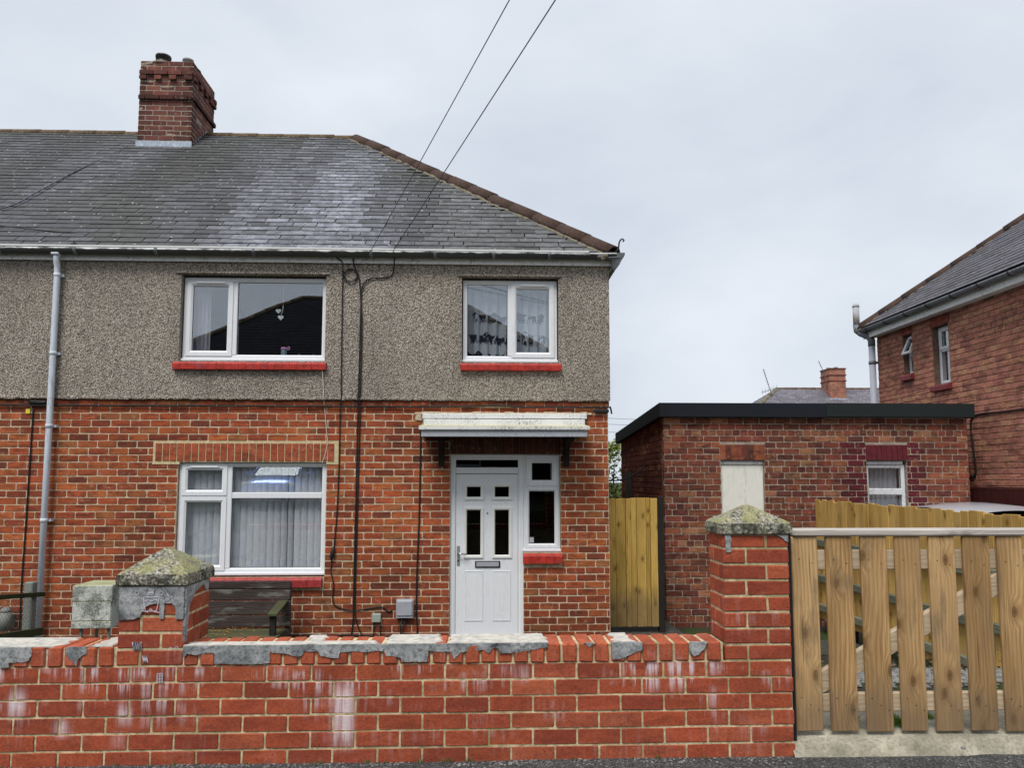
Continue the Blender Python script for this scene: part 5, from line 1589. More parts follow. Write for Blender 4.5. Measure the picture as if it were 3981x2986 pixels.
def pillar(name, label, x0, x1, z1, capz, apex, zlow=0.0, dp=None):
    th_ = thing(name, label, 'pillar', ((x0+x1)/2, FY+0.16, 0.0), 'brick gate pillars')
    w = x1-x0
    dp = dp or w
    ky = dp/w
    m_ = MB(); m_.box(x0+0.0045, x1-0.0045, FY+0.0045, FY+dp-0.0045, zlow-0.03, z1); c0 = m_.build('mortar_core', 'mortar_yard', th_)
    zs = list(ROWZ)
    z = 0.512
    while z + 0.06 < z1:
        zs.append(z-0.0); z += CT
    zs = [z for z in zs if z >= zlow]
    s_ = w*0.655; q = w - s_
    for i, z in enumerate(zs):
        h0, h1 = z+0.004, min(z+CT-0.007, z1-0.003)
        P = [(x0, x0+s_-0.005, FY, FY+q-0.005), (x0+s_+0.005, x1, FY, FY+s_-0.005), (x0+q+0.005, x1, FY+s_+0.005, FY+w), (x0, x0+q-0.005, FY+q+0.005, FY+w)]
        if i % 2 == 0:
            P = [(x0+q+0.005, x1, FY, FY+q-0.005), (x1-q+0.005, x1, FY+q+0.005, FY+w), (x0, x0+s_-0.005, FY+s_+0.005, FY+w), (x0, x0+q-0.005, FY, FY+s_-0.005)]
        for (a, b_, c, d_) in P:
            m_ = MB(); e = ry.uniform(-.0015, .0015)
            m_.cbox(a, b_, FY+(c-FY)*ky+e, FY+(d_-FY)*ky+e, h0, h1, 0.004, jit=0.0012, r=ry)
            m_.build('brick', 'yard_brick', th_, color=pal_yard(ry, a, z))
    # weathered cap
    o_ = 0.012
    m_ = MB()
    def sq(o2, z, dz_=0.004):
        N = 7
        oy = o2 if o2 > 0 else o2*ky
        pts = []
        for (ax, ay, bx, by) in ((x0-o2, FY-oy, x1+o2, FY-oy), (x1+o2, FY-oy, x1+o2, FY+dp+oy), (x1+o2, FY+dp+oy, x0-o2, FY+dp+oy), (x0-o2, FY+dp+oy, x0-o2, FY-oy)):
            for k in range(N):
                t = k/N
                x, y = ax+(bx-ax)*t, ay+(by-ay)*t
                nv = mnoise.noise(Vector((x*16, y*16, z*16)))*dz_
                pts.append((x+nv, y+nv*0.8, z+mnoise.noise(Vector((x*12+5, y*12, z*9)))*dz_))
        return pts
    th_cap = capz - z1
    m_.loft([sq(o_-0.006, z1+0.001), sq(o_+0.003, z1+0.007), sq(o_+0.004, z1+th_cap*0.55), sq(o_-0.001, capz-0.008), sq(o_-0.014, capz+0.004), sq(-w*0.20, capz+(apex-capz)*0.45), sq(-w*0.36, capz+(apex-capz)*0.80), sq(-w*0.455, apex)], smooth=False)
    m_.build('cap_stone', 'cap_stone', th_)
    return th_
PL = pillar('wall_pillar', 'shorter left pillar with mossy stone cap, grey cement and chalk doodles', -1.742, -1.430, 0.890, 0.955, 1.058, zlow=0.511, dp=0.345)
PR = pillar('wall_pillar', 'taller right pillar beside the timber gate with lichen-speckled stone cap', 1.212, 1.545, 1.128, 1.192, 1.272, dp=0.245, zlow=0.511)

# cement smears, outlines measured on the wall face
CEM = [
  [(-2.286, 0.606), (-2.138, 0.606), (-2.134, 0.576), (-2.149, 0.545), (-2.167, 0.538), (-2.24, 0.535), (-2.239, 0.514), (-2.281, 0.512)],
  [(-1.979, 0.589), (-1.973, 0.606), (-1.881, 0.606), (-1.88, 0.574), (-1.9, 0.564), (-1.917, 0.55), (-1.923, 0.518), (-1.945, 0.543), (-1.967, 0.557)],
  [(-1.426, 0.606), (-1.279, 0.606), (-1.278, 0.606), (-1.339, 0.587), (-1.342, 0.569), (-1.36, 0.562), (-1.406, 0.57), (-1.424, 0.552)],
  [(-1.279, 0.606), (-1.013, 0.606), (-1.012, 0.566), (-1.014, 0.524), (-1.075, 0.517), (-1.276, 0.523)],
  [(-1.013, 0.606), (-0.832, 0.606), (-0.831, 0.584), (-0.846, 0.583), (-0.86, 0.558), (-0.888, 0.551), (-0.925, 0.562), (-0.954, 0.57), (-1.004, 0.57)],
  [(-0.831, 0.606), (-0.598, 0.606), (-0.613, 0.606), (-0.667, 0.606), (-0.681, 0.567), (-0.684, 0.542), (-0.771, 0.554), (-0.787, 0.582), (-0.83, 0.59)],
  [(-0.551, 0.606), (-0.233, 0.606), (-0.251, 0.585), (-0.258, 0.524), (-0.378, 0.522), (-0.386, 0.543), (-0.459, 0.554), (-0.466, 0.572), (-0.525, 0.58)],
  [(-0.141, 0.606), (-0.042, 0.606), (-0.064, 0.573), (-0.1, 0.562), (-0.129, 0.53), (-0.141, 0.562)],
  [(0.017, 0.606), (0.269, 0.606), (0.261, 0.581), (0.187, 0.574), (0.143, 0.56), (0.091, 0.56), (0.084, 0.606), (0.04, 0.557), (0.021, 0.575)],
  [(0.645, 0.606), (0.795, 0.606), (0.794, 0.569), (0.745, 0.551), (0.7, 0.53), (0.648, 0.523)],
  [(1.031, 0.606), (1.122, 0.606), (1.102, 0.573), (1.075, 0.544), (1.052, 0.537), (1.03, 0.559)],
  [(0.507, 0.606), (0.566, 0.606), (0.555, 0.606), (0.533, 0.585)]]
def patch(parent, poly, y, th_, seed, flat_top=False, T=None):
    r_ = random.Random(seed)
    # refine and roughen the outline
    pts = []
    n_ = len(poly)
    for i in range(n_):
        a, b_ = poly[i], poly[(i+1) % n_]
        L_ = math.hypot(b_[0]-a[0], b_[1]-a[1]); k = max(1, int(L_/0.009))
        edge = abs(a[1]-b_[1]) < 0.004 and max(a[1], b_[1]) > 0.6 and not T
        for j in range(k):
            t = j/k; q = 0.0 if edge else (0.0020 if parent is yard else 0.0018)
            pts.append((a[0]+(b_[0]-a[0])*t + r_.uniform(-q, q), a[1]+(b_[1]-a[1])*t + r_.uniform(-q, q)))
    m_ = MB(T)
    cx = sum(p[0] for p in pts)/len(pts); cz = sum(p[1] for p in pts)/len(pts)
    n2 = len(pts)
    def ins(p, k): return (p[0]+(cx-p[0])*k, p[1]+(cz-p[1])*k)
    v = [(p[0], y+0.008, p[1]) for p in pts] + [(p[0], y-th_*0.35, p[1]) for p in pts] + [(p[0], y-th_, p[1]) for p in pts]
    f = [(i, (i+1) % n2, n2+(i+1) % n2, n2+i) for i in range(n2)] + [(n2+i, n2+(i+1) % n2, 2*n2+(i+1) % n2, 2*n2+i) for i in range(n2)] + [tuple(range(2*n2, 3*n2))]
    m_.add(v, f)
    return m_.build('cement_patch', 'cement', parent)
for k, poly in enumerate(CEM):
    patch(yard, poly, FY-0.0085, 0.0018+0.0004*(k % 3), 100+k)
band = [(-1.42, 0.607), (0.33, 0.607)]
x = 0.33
while x > -1.42:
    band.append((x, 0.574 + 0.024*mnoise.noise(Vector((x*8, 1.0, 0))) + 0.006*mnoise.noise(Vector((x*25, 4.0, 0))))); x -= 0.03
patch(yard, band, FY-0.0080, 0.0012, 140)
# cement skimmed over the top of the coping
for k, (a, b_) in enumerate(((-2.9, -2.02), (-1.86, -1.77), (-1.42, -0.50), (-0.47, -0.20), (-0.15, 0.32), (0.66, 0.75), (-0.86, -0.78))):
    m_ = MB(); r_ = random.Random(50+k)
    ya = [FY-0.002 + 0.217*j/8 for j in range(9)]
    L_ = [a + r_.uniform(-.02, .02) for _ in ya]; Rr = [b_ + r_.uniform(-.02, .02) for _ in ya]
    if k == 2: ya = [FY-0.002 + 0.075*j/8 for j in range(9)]
    m_.loft([[(l, y, 0.603), (rq, y, 0.603), (rq-0.004, y, 0.6085+0.0004*k), (l+0.004, y, 0.6085+0.0004*k)] for l, rq, y in zip(L_, Rr, ya)], smooth=False)
    m_.build('cement_skim', mortar_mat('cement_skim%d' % k, (0.62, 0.58, 0.50), (0.36, 0.35, 0.33)), yard)
# cement on the left pillar: front with notches where the bricks show, and its right face
patch(PL, [(-1.740, 0.887), (-1.432, 0.887), (-1.432, 0.735), (-1.468, 0.730), (-1.470, 0.785), (-1.488, 0.808), (-1.523, 0.808), (-1.526, 0.735), (-1.545, 0.735), (-1.548, 0.808), (-1.575, 0.806), (-1.612, 0.793), (-1.640, 0.745), (-1.665, 0.735), (-1.740, 0.728)], FY-0.002, 0.005, 301)
TP = face_T((-1.430, FY, 0), 90)
patch(PL, [(0.0, 0.625), (0.022, 0.63), (0.03, 0.70), (0.055, 0.80), (0.12, 0.845), (0.24, 0.872), (0.262, 0.84), (0.30, 0.83), (0.31, 0.887), (0.0, 0.887)], -0.002, 0.005, 302, T=TP)
# ragged cement on the right pillar's corner
patch(PR, [(1.222, 1.128), (1.250, 1.128), (1.254, 1.10), (1.248, 1.07), (1.252, 1.045), (1.226, 1.040), (1.224, 1.08)], FY-0.002, 0.004, 303)
patch(PR, [(1.48, 1.127), (1.543, 1.127), (1.543, 1.09), (1.525, 1.10), (1.51, 1.115)], FY-0.002, 0.003, 304)

# chalk doodles on the left pillar
CHK = FY-0.0095
def chalk(pts, w=0.0033, y=CHK):
    m_ = MB()
    for a, b_ in zip(pts, pts[1:]):
        dx, dz_ = b_[0]-a[0], b_[1]-a[1]; L_ = math.hypot(dx, dz_) or 1
        px, pz_ = -dz_/L_*w/2, dx/L_*w/2
        m_.box(-L_/2, L_/2, 0, 0.0012, -w/2, w/2, M=Matrix.Translation(((a[0]+b_[0])/2, y, (a[1]+b_[1])/2)) @ Matrix.Rotation(-math.atan2(dz_, dx), 4, 'Y'))
    return m_
def chalk_obj(mbs):
    m_ = MB()
    for q in mbs: m_.add(q.v, q.f)
    m_.build('chalk_mark', 'chalk', PL)
def circ(cx, cz, r_, turns=1.6): return [(cx+r_*(1-0.25*t/ (turns*6.28))*math.cos(t), cz+r_*(1-0.25*t/(turns*6.28))*math.sin(t)) for t in [turns*6.283*k/24 for k in range(25)]]
def scrib(x0, x1, z0, z1, n_=7): return [(x0 + (x1-x0)*k/(n_-1) + (0.003 if k % 2 else 0), z0 if k % 2 else z1) for k in range(n_)]
chalk_obj([chalk(circ(-1.655, 0.858, 0.011)), chalk(circ(-1.540, 0.857, 0.010))])
chalk_obj([chalk(scrib(-1.602, -1.572, 0.850, 0.873), 0.0042), chalk([(-1.604, 0.849), (-1.575, 0.851), (-1.571, 0.874), (-1.600, 0.873), (-1.604, 0.849)])])
chalk_obj([chalk([(-1.625, 0.838), (-1.548, 0.838), (-1.560, 0.772), (-1.612, 0.772), (-1.625, 0.838)]), chalk([(-1.62, 0.825), (-1.61, 0.818), (-1.60, 0.827), (-1.585, 0.818), (-1.57, 0.828), (-1.555, 0.822)]), chalk([(-1.632, 0.775), (-1.60, 0.768), (-1.588, 0.784), (-1.575, 0.770), (-1.54, 0.765)])])
chalk_obj([chalk([(-1.514, 0.852), (-1.482, 0.820)]), chalk([(-1.510, 0.822), (-1.486, 0.842)]), chalk([(-1.535, 0.886), (-1.47, 0.80)], 0.0015)])
CHK = FY-0.0060
chalk_obj([chalk(scrib(-1.668, -1.626, 0.588, 0.626, 9), 0.0055, CHK), chalk(scrib(-1.626, -1.668, 0.592, 0.622, 8), 0.004, CHK)])
chalk_obj([chalk(scrib(-1.618, -1.595, 0.53, 0.562, 6), 0.0042, CHK)])
chalk_obj([chalk([(-1.545+dx_, 0.435), (-1.545+dx_, 0.480)], 0.004, CHK) for dx_ in (0, 0.012, 0.024)] + [chalk([(-1.548, z), (-1.517, z+0.002)], 0.003, CHK) for z in (0.44, 0.452, 0.465, 0.477)])
chalk_obj([chalk([(-1.50, 0.588), (-1.49, 0.602), (-1.475, 0.594), (-1.455, 0.604), (-1.445, 0.59)], 0.002, CHK)])

# ================================================================== TIMBER GATE
gate = thing('timber_gate', 'wide pale timber picket gate with diagonal brace beside the right pillar', 'gate', (2.6, 3.93, 0.13))
GY = 3.92
rg = random.Random(77)
for i in range(11):
    x = 1.586 + i*0.1804
    m = MB(); e = rg.uniform(-.004, .004)
    m.cbox(x+rg.uniform(-.002, .002), x+0.138+rg.uniform(-.002, .002), GY, GY+0.020, 0.143-0.0035*i*0.6+e, 1.112, 0.004, jit=0.0012, r=rg)
    pk = m.build('picket', 'gate_wood', gate)
    nm = MB()
    for (nx_, nz_) in ((0.03, 0.31), (0.075, 0.275), (0.115, 0.25), (0.04, 1.0), (0.105, 0.98)):
        nm.lathe((x+nx_, GY-0.0005, nz_-0.003*i), [(0.0003, -0.0008), (0.0030, -0.0008), (0.0030, 0.001)], 8, 'y')
    nm.build('nail', 'dark_iron', pk)
m = MB(); m.cbox(1.592, 3.56, GY-0.014, GY+0.075, 1.1135, 1.152, 0.008); m.build('top_cap', 'gate_cap', gate)
m = MB(); m.cbox(1.59, 3.56, GY+0.0215, GY+0.062, 0.942, 1.042, 0.004); m.build('rail', 'gate_rail', gate)
m = MB(); m.cbox(1.59, 3.56, GY+0.0215, GY+0.062, 0.232, 0.322, 0.004); m.build('rail', 'gate_rail', gate)
a, b_ = Vector((1.60, 0, 0.335)), Vector((2.86, 0, 0.985))
dv = (b_-a).normalized(); L_ = (b_-a).length
m = MB(); m.cbox(0, L_, 0, 0.040, -0.10, 0.0, 0.004, M=Matrix.Translation((a.x, GY+0.023, a.z+0.03)) @ Matrix.Rotation(-math.atan2(dv.z, dv.x), 4, 'Y'))
m.build('brace', 'gate_rail', gate)
m = MB(); m.cbox(1.549, 1.574, GY-0.03, GY+0.05, 0.10, 1.14, 0.003); hpst = m.build('hinge_post', 'black_plastic', gate)
for z in (1.0, 0.28):
    m = MB(); m.cbox(1.56, 1.60, GY+0.07, GY+0.078, z-0.02, z+0.02, 0.003); m.build('hinge', 'dark_iron', hpst)
m = MB(); m.cbox(3.60, 3.70, GY-0.02, GY+0.08, -0.1, 1.25, 0.006); m.build('latch_post', 'gate_wood', gate)

# loose stones along the foot of the wall and moss by the gate
r4 = random.Random(12)
def stone(mb, x, y, z, s_):
    rings = []
    for k, t in enumerate((-1, -0.55, 0.1, 0.7, 1)):
        rad = s_*math.sqrt(max(0.02, 1-t*t))
        rings.append([(x+rad*math.cos(a)*r4.uniform(.8, 1.2), y+rad*math.sin(a)*r4.uniform(.8, 1.2), z+s_*0.6*t) for a in [6.283*j/7 for j in range(7)]])
    mb.loft(rings, smooth=False)
m = MB()
for i in range(1100):
    x = r4.uniform(-2.6, 1.7); y = FY - abs(r4.gauss(0, 0.045)) - 0.004
    if mnoise.noise(Vector((x*2.5, 0, 0))) < r4.uniform(-0.5, 0.3): continue
    stone(m, x, y, pz(x, y)+0.001, r4.choice((0.002, 0.003, 0.004, 0.005, 0.007)))
for i in range(90):
    x = r4.uniform(-2.4, 3.0); y = r4.uniform(3.55, 3.84) if x < 1.5 else r4.uniform(3.5, 3.66)
    stone(m, x, y, pz(x, y)+0.002, r4.uniform(0.003, 0.007))
m.build('grit', 'gravel_stone', None, 'loose grit gathered at the foot of the front wall', 'grit', kind='stuff')
for i, (x, y, s_, lab) in enumerate(((-0.10, 3.79, 0.012, 'pale pebble on the pavement below the middle of the wall'), (-0.075, 3.80, 0.009, 'smaller pebble touching the pale one below the wall'),
                                (0.145, 3.80, 0.012, 'white pebble on the pavement below the front door'), (0.57, 3.80, 0.010, 'lone grey pebble at the wall foot nearer the right pillar'), (2.36, 3.80, 0.013, 'flat dark pebble on the concrete under the gate'))):
    m = MB(); stone(m, x, y, (pz(x, y) if x < 1.5 else 0.092)+0.004, s_); m.build('pebble', 'gravel_stone', None, lab, 'pebble', 'pebbles by the wall')
def weeds():
    m_ = MB()
    for _ in range(26):
        x = r4.uniform(-2.4, 1.55); tuft(m_, x, FY-0.012, 0.05, 14, r4.uniform(0.012, 0.03), 0.014, r4)
    m_.build('weeds', leaf_mat('weed', (0.05, 0.06, 0.02), (0.20, 0.17, 0.07)), None, 'sparse dry weeds along the foot of the front wall', 'weeds', kind='stuff', fix=False)
def tuft(mb, x, y, z, n_, h_, sp, r_):
    for _ in range(n_):
        a = r_.uniform(0, 6.28); d_ = r_.uniform(0, sp); bx, by = x+d_*math.cos(a), y+d_*math.sin(a)
        hh = h_*r_.uniform(.5, 1.1); w = r_.uniform(.001, .0025); l = r_.uniform(-.6, .6)*hh; l2 = r_.uniform(-.6, .6)*hh; c = r_.random()
        mb.add([(bx-w, by, z), (bx+w, by, z), (bx+l+w*.5, by+l2, z+hh)], [(0, 1, 2)], (c, c, c))
for i, (x, y, s_, lab) in enumerate(((1.98, 4.16, 1.0, 'small tuft of grass behind the second gate picket gap'), (2.18, 4.14, 1.5, 'larger tuft of grass behind the third gap of the gate'), (2.20, 4.04, 1.6, 'bright grass clump under the gate behind the fourth picket'),
                                   (2.40, 4.0, 1.1, 'grass clump near the gate foot behind the fifth picket'), (2.39, 4.16, 1.0, 'faint grass tuft behind the bottom rail of the gate'), (1.76, 5.6, 2.2, 'grass patch seen through the first gap of the gate'))):
    m = MB(); tuft(m, x, y, 0.12 if y < 5 else -0.05, int(260*s_), 0.045 if i < 5 else 0.06, 0.036*s_, r4); m.build('grass_tuft', 'grass', None, lab, 'grass', 'grass tufts by the gate', fix=False)

weeds()
# gravel strip beside the drive
m = MB()
bx = [2.15 + 0.1*i for i in range(23)]
m.add([(x + (0.08*math.sin(y*5) if x < 2.2 else 0), y, z + 0.012) for y, z in ((4.62, 0.113), (4.9, 0.103), (5.5, -0.01), (6.0, -0.11), (6.8, -0.27), (7.6, -0.43)) for x in bx], [(j*23+i, j*23+i+1, (j+1)*23+i+1, (j+1)*23+i) for j in range(5) for i in range(22)])
m.build('planting_bed', 'soil', kind='structure', label='dark soil bed beside the concrete drive', fix=False)
m = MB()
for i in range(2600):
    x = r4.uniform(1.9, 4.25); y = r4.uniform(4.75, 6.6)
    if x < 2.2 + (y-5)*0.12 + 0.1*math.sin(y*5): continue
    stone(m, x, y, (0.11 if y < 4.9 else 0.103-(y-4.9)*0.19)+0.016, r4.uniform(0.008, 0.02))
m.build('gravel', 'gravel_stone', None, 'grey gravel strip behind the gate', 'gravel', kind='stuff')
m = MB()
for i in range(1500):
    x = r4.uniform(2.2, 4.2); y = r4.gauss(6.6, 0.35); zz_ = prof(y)+0.05+abs(r4.gauss(0, 0.12)); s_ = r4.uniform(0.015, 0.04); a = r4.uniform(0, 6.28); c = r4.random()**2
    m.add([(x, y, zz_), (x+s_*math.cos(a), y+s_*math.sin(a), zz_+s_*r4.uniform(-.5, .8)), (x+s_*.4*math.cos(a+1.6), y+s_*.4*math.sin(a+1.6), zz_+s_*.5)], [(0, 1, 2)], (c, c, c))
m.build('ground_cover', leaf_mat('dead_leaf', (0.025, 0.018, 0.015), (0.14, 0.075, 0.06)), None, 'low dark plants behind the gravel strip', 'plants', kind='stuff', fix=False)

# ================================================================== SIDE GATE between house and outhouse
sg = thing('side_gate', 'tall yellow-brown boarded side gate between the house and the brick outhouse', 'gate', (1.9, 9.6, -0.5))
SGY = 9.6
x = 1.585; i = 0
for w in (0.095, 0.125, 0.065, 0.07, 0.12, 0.055, 0.09):
    m = MB(); m.cbox(x, x+w-0.003, SGY+(0.012 if i % 2 else 0), SGY+0.02+(0.012 if i % 2 else 0), -0.40, 1.178+rg.uniform(-.004, .004), 0.004, jit=0.001, r=rg); m.build('board', 'side_wood', sg)
    x += w; i += 1
m = MB(); m.cbox(x+0.002, x+0.075, SGY+0.0, SGY+0.09, -0.48, 1.20, 0.005); m.build('post', 'dark_timber', sg)
m = MB(); m.box(1.59, x, SGY+0.034, SGY+0.075, 0.95, 1.04); m.box(1.59, x, SGY+0.034, SGY+0.075, -0.2, -0.11); m.build('ledge', 'side_wood', sg)

# ================================================================== BRICK OUTHOUSE
OY = 10.4
out = thing('brick_outhouse', 'flat-roofed mottled brick outhouse with boarded opening and small white window', 'outhouse', (4.6, OY, -0.52))
OX0, OX1 = 2.485, 6.745
O_OPEN = [(3.272, 3.872, 0.2, 1.672), (5.303, 5.868, 0.70, 1.672)]
O_LINT = [(3.265, 3.888, 1.672, 1.890), (5.296, 5.885, 1.672, 1.890)]
m = MB()
for a, b_, p, q in wall_rects(OX0+0.008, OX1-0.008, -0.6, 2.27, O_OPEN): m.box(a, b_, OY+0.004, OY+0.22, p, q)
ow = m.build('wall', 'mortar_grey', out)
m = MB(); m.box(OX0+0.008, OX0+0.22, OY+0.221, 13.6, -0.6, 2.27); m.box(OX1-0.22, OX1-0.008, OY+0.221, 13.6, -0.6, 2.27); m.box(OX0+0.221, OX1-0.221, 13.4, 13.6, -0.6, 2.27); m.build('rear_wall', 'mortar_dark', out)
ro = random.Random(5)
TO = face_T((0, OY, 0))
its = layout(OX1, -0.570, 34, 0.0833, 0.2225, O_OPEN+O_LINT, bond='garden', u0=OX0, r=ro, hdr=(6, 1))
def pal_out(r, u, z):
    if ((5.02 < u < 5.30 and z < 1.90) or (5.86 < u < 6.12 and z < 1.90)) and r.random() < 0.86: return jit((0.13, 0.018, 0.026), r, 0.12)
    return pal_old(r, u, z)
its = [i for i in its if i[2]+i[3] < 2.275]
lay(ow, TO, its, pal_out, 'old_brick', matattr='old_brick_a', nparts=300, r=ro, cut=0.011)
TOs = face_T((OX0, 13.6, 0), -90)
lay(ow, TOs, layout(3.2-0.105, -0.545, 34, 0.0833, 0.2225, [(0.35, 0.95, -0.6, 1.55)], bond='garden', u0=0.0, r=ro, hdr=(6, 1)), lambda r, u, z: tuple(q*0.85 for q in pal_old(r, u, z)), 'old_brick', matattr='old_brick_a', nparts=0, r=ro, cut=0.011)  # shade of the narrow passage put into the side bricks as a darker palette
m = MB(); m.box(OX0-0.004, OX0+0.03, 12.67, 13.23, -0.5, 1.55); m.build('side_door', 'black_plastic', out)
for (x0, x1, mt, nm_) in ((3.265, 3.888, 'old_brick', 8), (5.296, 5.885, 'maroon', 8)):
    m = MB(); m.box(x0, x1, OY+0.002, OY+0.03, 1.675, 1.888); lt = m.build('lintel', 'mortar_dark' if mt == 'old_brick' else 'maroon', out)
    w = (x1-x0)/nm_
    for i in range(nm_):
        o = bpy.data.objects.new('lintel_brick', brick_mesh(w-0.007, 0.212, 0.07, 0.005, i % 5, mt)); link(o, lt)
        o.matrix_basis = Matrix.Translation((x0+i*w+0.003, OY-0.006+ro.uniform(-.002, .002), 1.676)); o.color = (*jit(pick(ro, [(1, (0.25, 0.065, 0.04)), (1, (0.34, 0.11, 0.05)), (1, (0.17, 0.05, 0.035))]), ro), 1)
m = MB(); m.box(3.276, 3.868, OY+0.05, OY+0.075, 0.2, 1.615); bd = m.build('boarded_opening', 'board_cream', out, label='opening covered by a cream board')
m = MB(); m.cbox(3.276, 3.868, OY+0.03, OY+0.08, 1.618, 1.668, 0.006); m.build('head_frame', 'peel_white', bd)
m = MB(); ring(m, 5.312, 5.860, 0.70, 1.612, 0.045, OY+0.06, OY+0.13, 0.012); m.cbox(5.318, 5.835, OY+0.04, OY+0.10, 1.618, 1.665, 0.006); m.cbox(5.356, 5.816, OY+0.052, OY+0.12, 1.200, 1.290, 0.008)
wo = m.build('window', 'peel_white', out, label='flaking white timber window with net curtain')
pane(wo, 5.352, 5.82, 1.286, 1.572, OY+0.09, 'glass'); pane(wo, 5.352, 5.82, 0.74, 1.204, OY+0.09, 'glass')
v, fc, _f = wavy(5.34, 5.83, 0.70, 1.60, OY+0.20, 0.02, 7, 3, nx=80)
m = MB(); m.add(v, fc, smooth=True); m.build('net_curtain', 'net', wo, fix=False)
m = MB(); m.box(OX0+0.23, OX1-0.23, OY+0.30, OY+0.34, -0.5, 2.2); m.build('inner_lining', 'interior', out)
m = MB()     # felt roof with deep fascia, falling to the rear
def slab(x0, x1, y0, y1, za, zb, zc, zd):
    m.add([(x0, y0, za), (x1, y0, za), (x1, y1, zc), (x0, y1, zc), (x0, y0, zb), (x1, y0, zb), (x1, y1, zd), (x0, y1, zd)], [(0,3,2,1), (4,5,6,7), (0,1,5,4), (1,2,6,5), (2,3,7,6), (3,0,4,7)])
slab(OX0-0.07, 4.72, OY-0.10, 13.75, 2.262, 2.452, 2.06, 2.24)
slab(4.722, OX1+0.055, OY-0.103, 13.75, 2.270, 2.456, 2.07, 2.24)
m.build('felt_roof', 'felt', out)
cable('outhouse_cable', [(1.50, 9.6, 1.42), (1.8, 10.1, 1.40), (2.2, 10.9, 1.49), (2.47, 11.5, 1.62)], 0.010, 'wire_black', 'black cable strung from the house to the outhouse side', group='cables across the passage')

# ================================================================== CLOSE-BOARDED FENCE along the drive
bf = thing('boarded_fence', 'yellow close-boarded timber fence running back beside the drive', 'fence', (4.4, 8.0, -0.4))
FX = 4.4
rf = random.Random(9)
y = 5.6
i = 0
while y < 9.9:
    w = rf.choice((0.095, 0.10, 0.11))
    gap = 0.012 if (y < 6.8 and i % 2 == 0) else 0.002
    t_ = rf.uniform(0, .006)
    m = MB(); m.cbox(FX-0.012-t_, FX+0.008-t_, y, y+w, -0.36+rf.uniform(-.02, .02), 1.115+rf.uniform(-.014, .014) + (6.2-y)*-0.008, 0.003, jit=0.002, r=rf)
    m.build('board', 'fence_wood', bf)
    y += w+gap; i += 1
for z in (0.60, 0.15, -0.22):
    m = MB(); m.cbox(FX-0.075, FX-0.020, 5.55, 9.95, z-0.04, z+0.045, 0.006); m.build('rail', 'fence_rail', bf)
for y in (5.6, 7.4, 9.2):
    m = MB(); m.cbox(FX+0.02, FX+0.11, y, y+0.09, -0.6, 0.98, 0.006); m.build('post', 'dark_timber', bf)

# ================================================================== NEIGHBOUR HOUSE on the right
NX_ = 7.1
nb = thing('brick_house', 'pinkish brick house at the right edge with grey gutter and slate roof', 'house', (10, 10, -0.5))
NYF, NYB = 6.4, 13.38
TN = face_T((NX_, NYB, 0), -90)      # local u runs towards the viewer
def nu(y): return NYB - y
N_OPEN = [(nu(12.545), nu(12.275), 3.165, 3.83), (nu(11.70), nu(11.285), 2.885, 3.80)]
N_LINT = [(nu(12.575), nu(12.245), 3.83, 3.995), (nu(11.735), nu(11.25), 3.80, 3.995)]
N_SILL = [(nu(12.58), nu(12.24), 3.06, 3.165), (nu(11.74), nu(11.25), 2.78, 2.885)]
m = MB(TN)
for a, b_, p, q in wall_rects(0.0, NYB-NYF, -0.6, 4.0, N_OPEN): m.box(a, b_, 0.008, 0.25, p, q)
nw = m.build('wall', 'mortar_dark', nb)
m = MB(); m.box(NX_+0.251, 16, NYF, NYF+0.25, -0.6, 4.0); m.box(NX_+0.251, 16, NYB-0.25, NYB, -0.6, 4.0); m.build('outer_wall', 'house_brick_a', nb)
m = MB(); m.box(NX_+0.6, NX_+0.7, NYF+0.3, NYB-0.3, -0.5, 3.9); m.build('inner_lining', 'interior', nb)
rn = random.Random(66)
its = layout(NYB-9.0, -0.545, 56, 0.0813, 0.2255, N_OPEN+N_LINT+N_SILL, bond='garden', u0=0.0, r=rn, hdr=(6, 2))
its = [i for i in its if i[2] > 0.9 and i[2]+i[3] < 4.0]
lay(nw, TN, its, pal_pink, 'house_brick', matattr='house_brick_a', nparts=300, r=rn, cut=0.007)
for k, (a, b_, p, q) in enumerate(N_LINT):
    m = MB(TN); m.box(a, b_, 0.002, 0.03, p+0.002, q); lt = m.build('lintel', 'mortar_dark', nb)
    n_ = round((b_-a)/0.076); w = (b_-a)/n_
    for i in range(n_):
        o = bpy.data.objects.new('lintel_brick', brick_mesh(w-0.007, q-p-0.006, 0.06, 0.004, i % 5, 'house_brick')); link(o, lt)
        o.matrix_basis = TN @ Matrix.Translation((a+i*w+0.003, -0.004, p+0.003)); o.color = (*jit((0.34, 0.085, 0.06), rn, 0.12), 1)
for k, (a, b_, p, q) in enumerate(N_SILL):
    m = MB(TN); m.box(a+.01, b_-.01, -0.03, 0.1, p+.01, q-.01); so = m.build('sill', 'red_sill', nb)
    sill(so, a, b_, p, q, -0.06, red_paint('neighbour_sill%d' % k, (0.26, 0.035, 0.04), 0.3), T=TN)
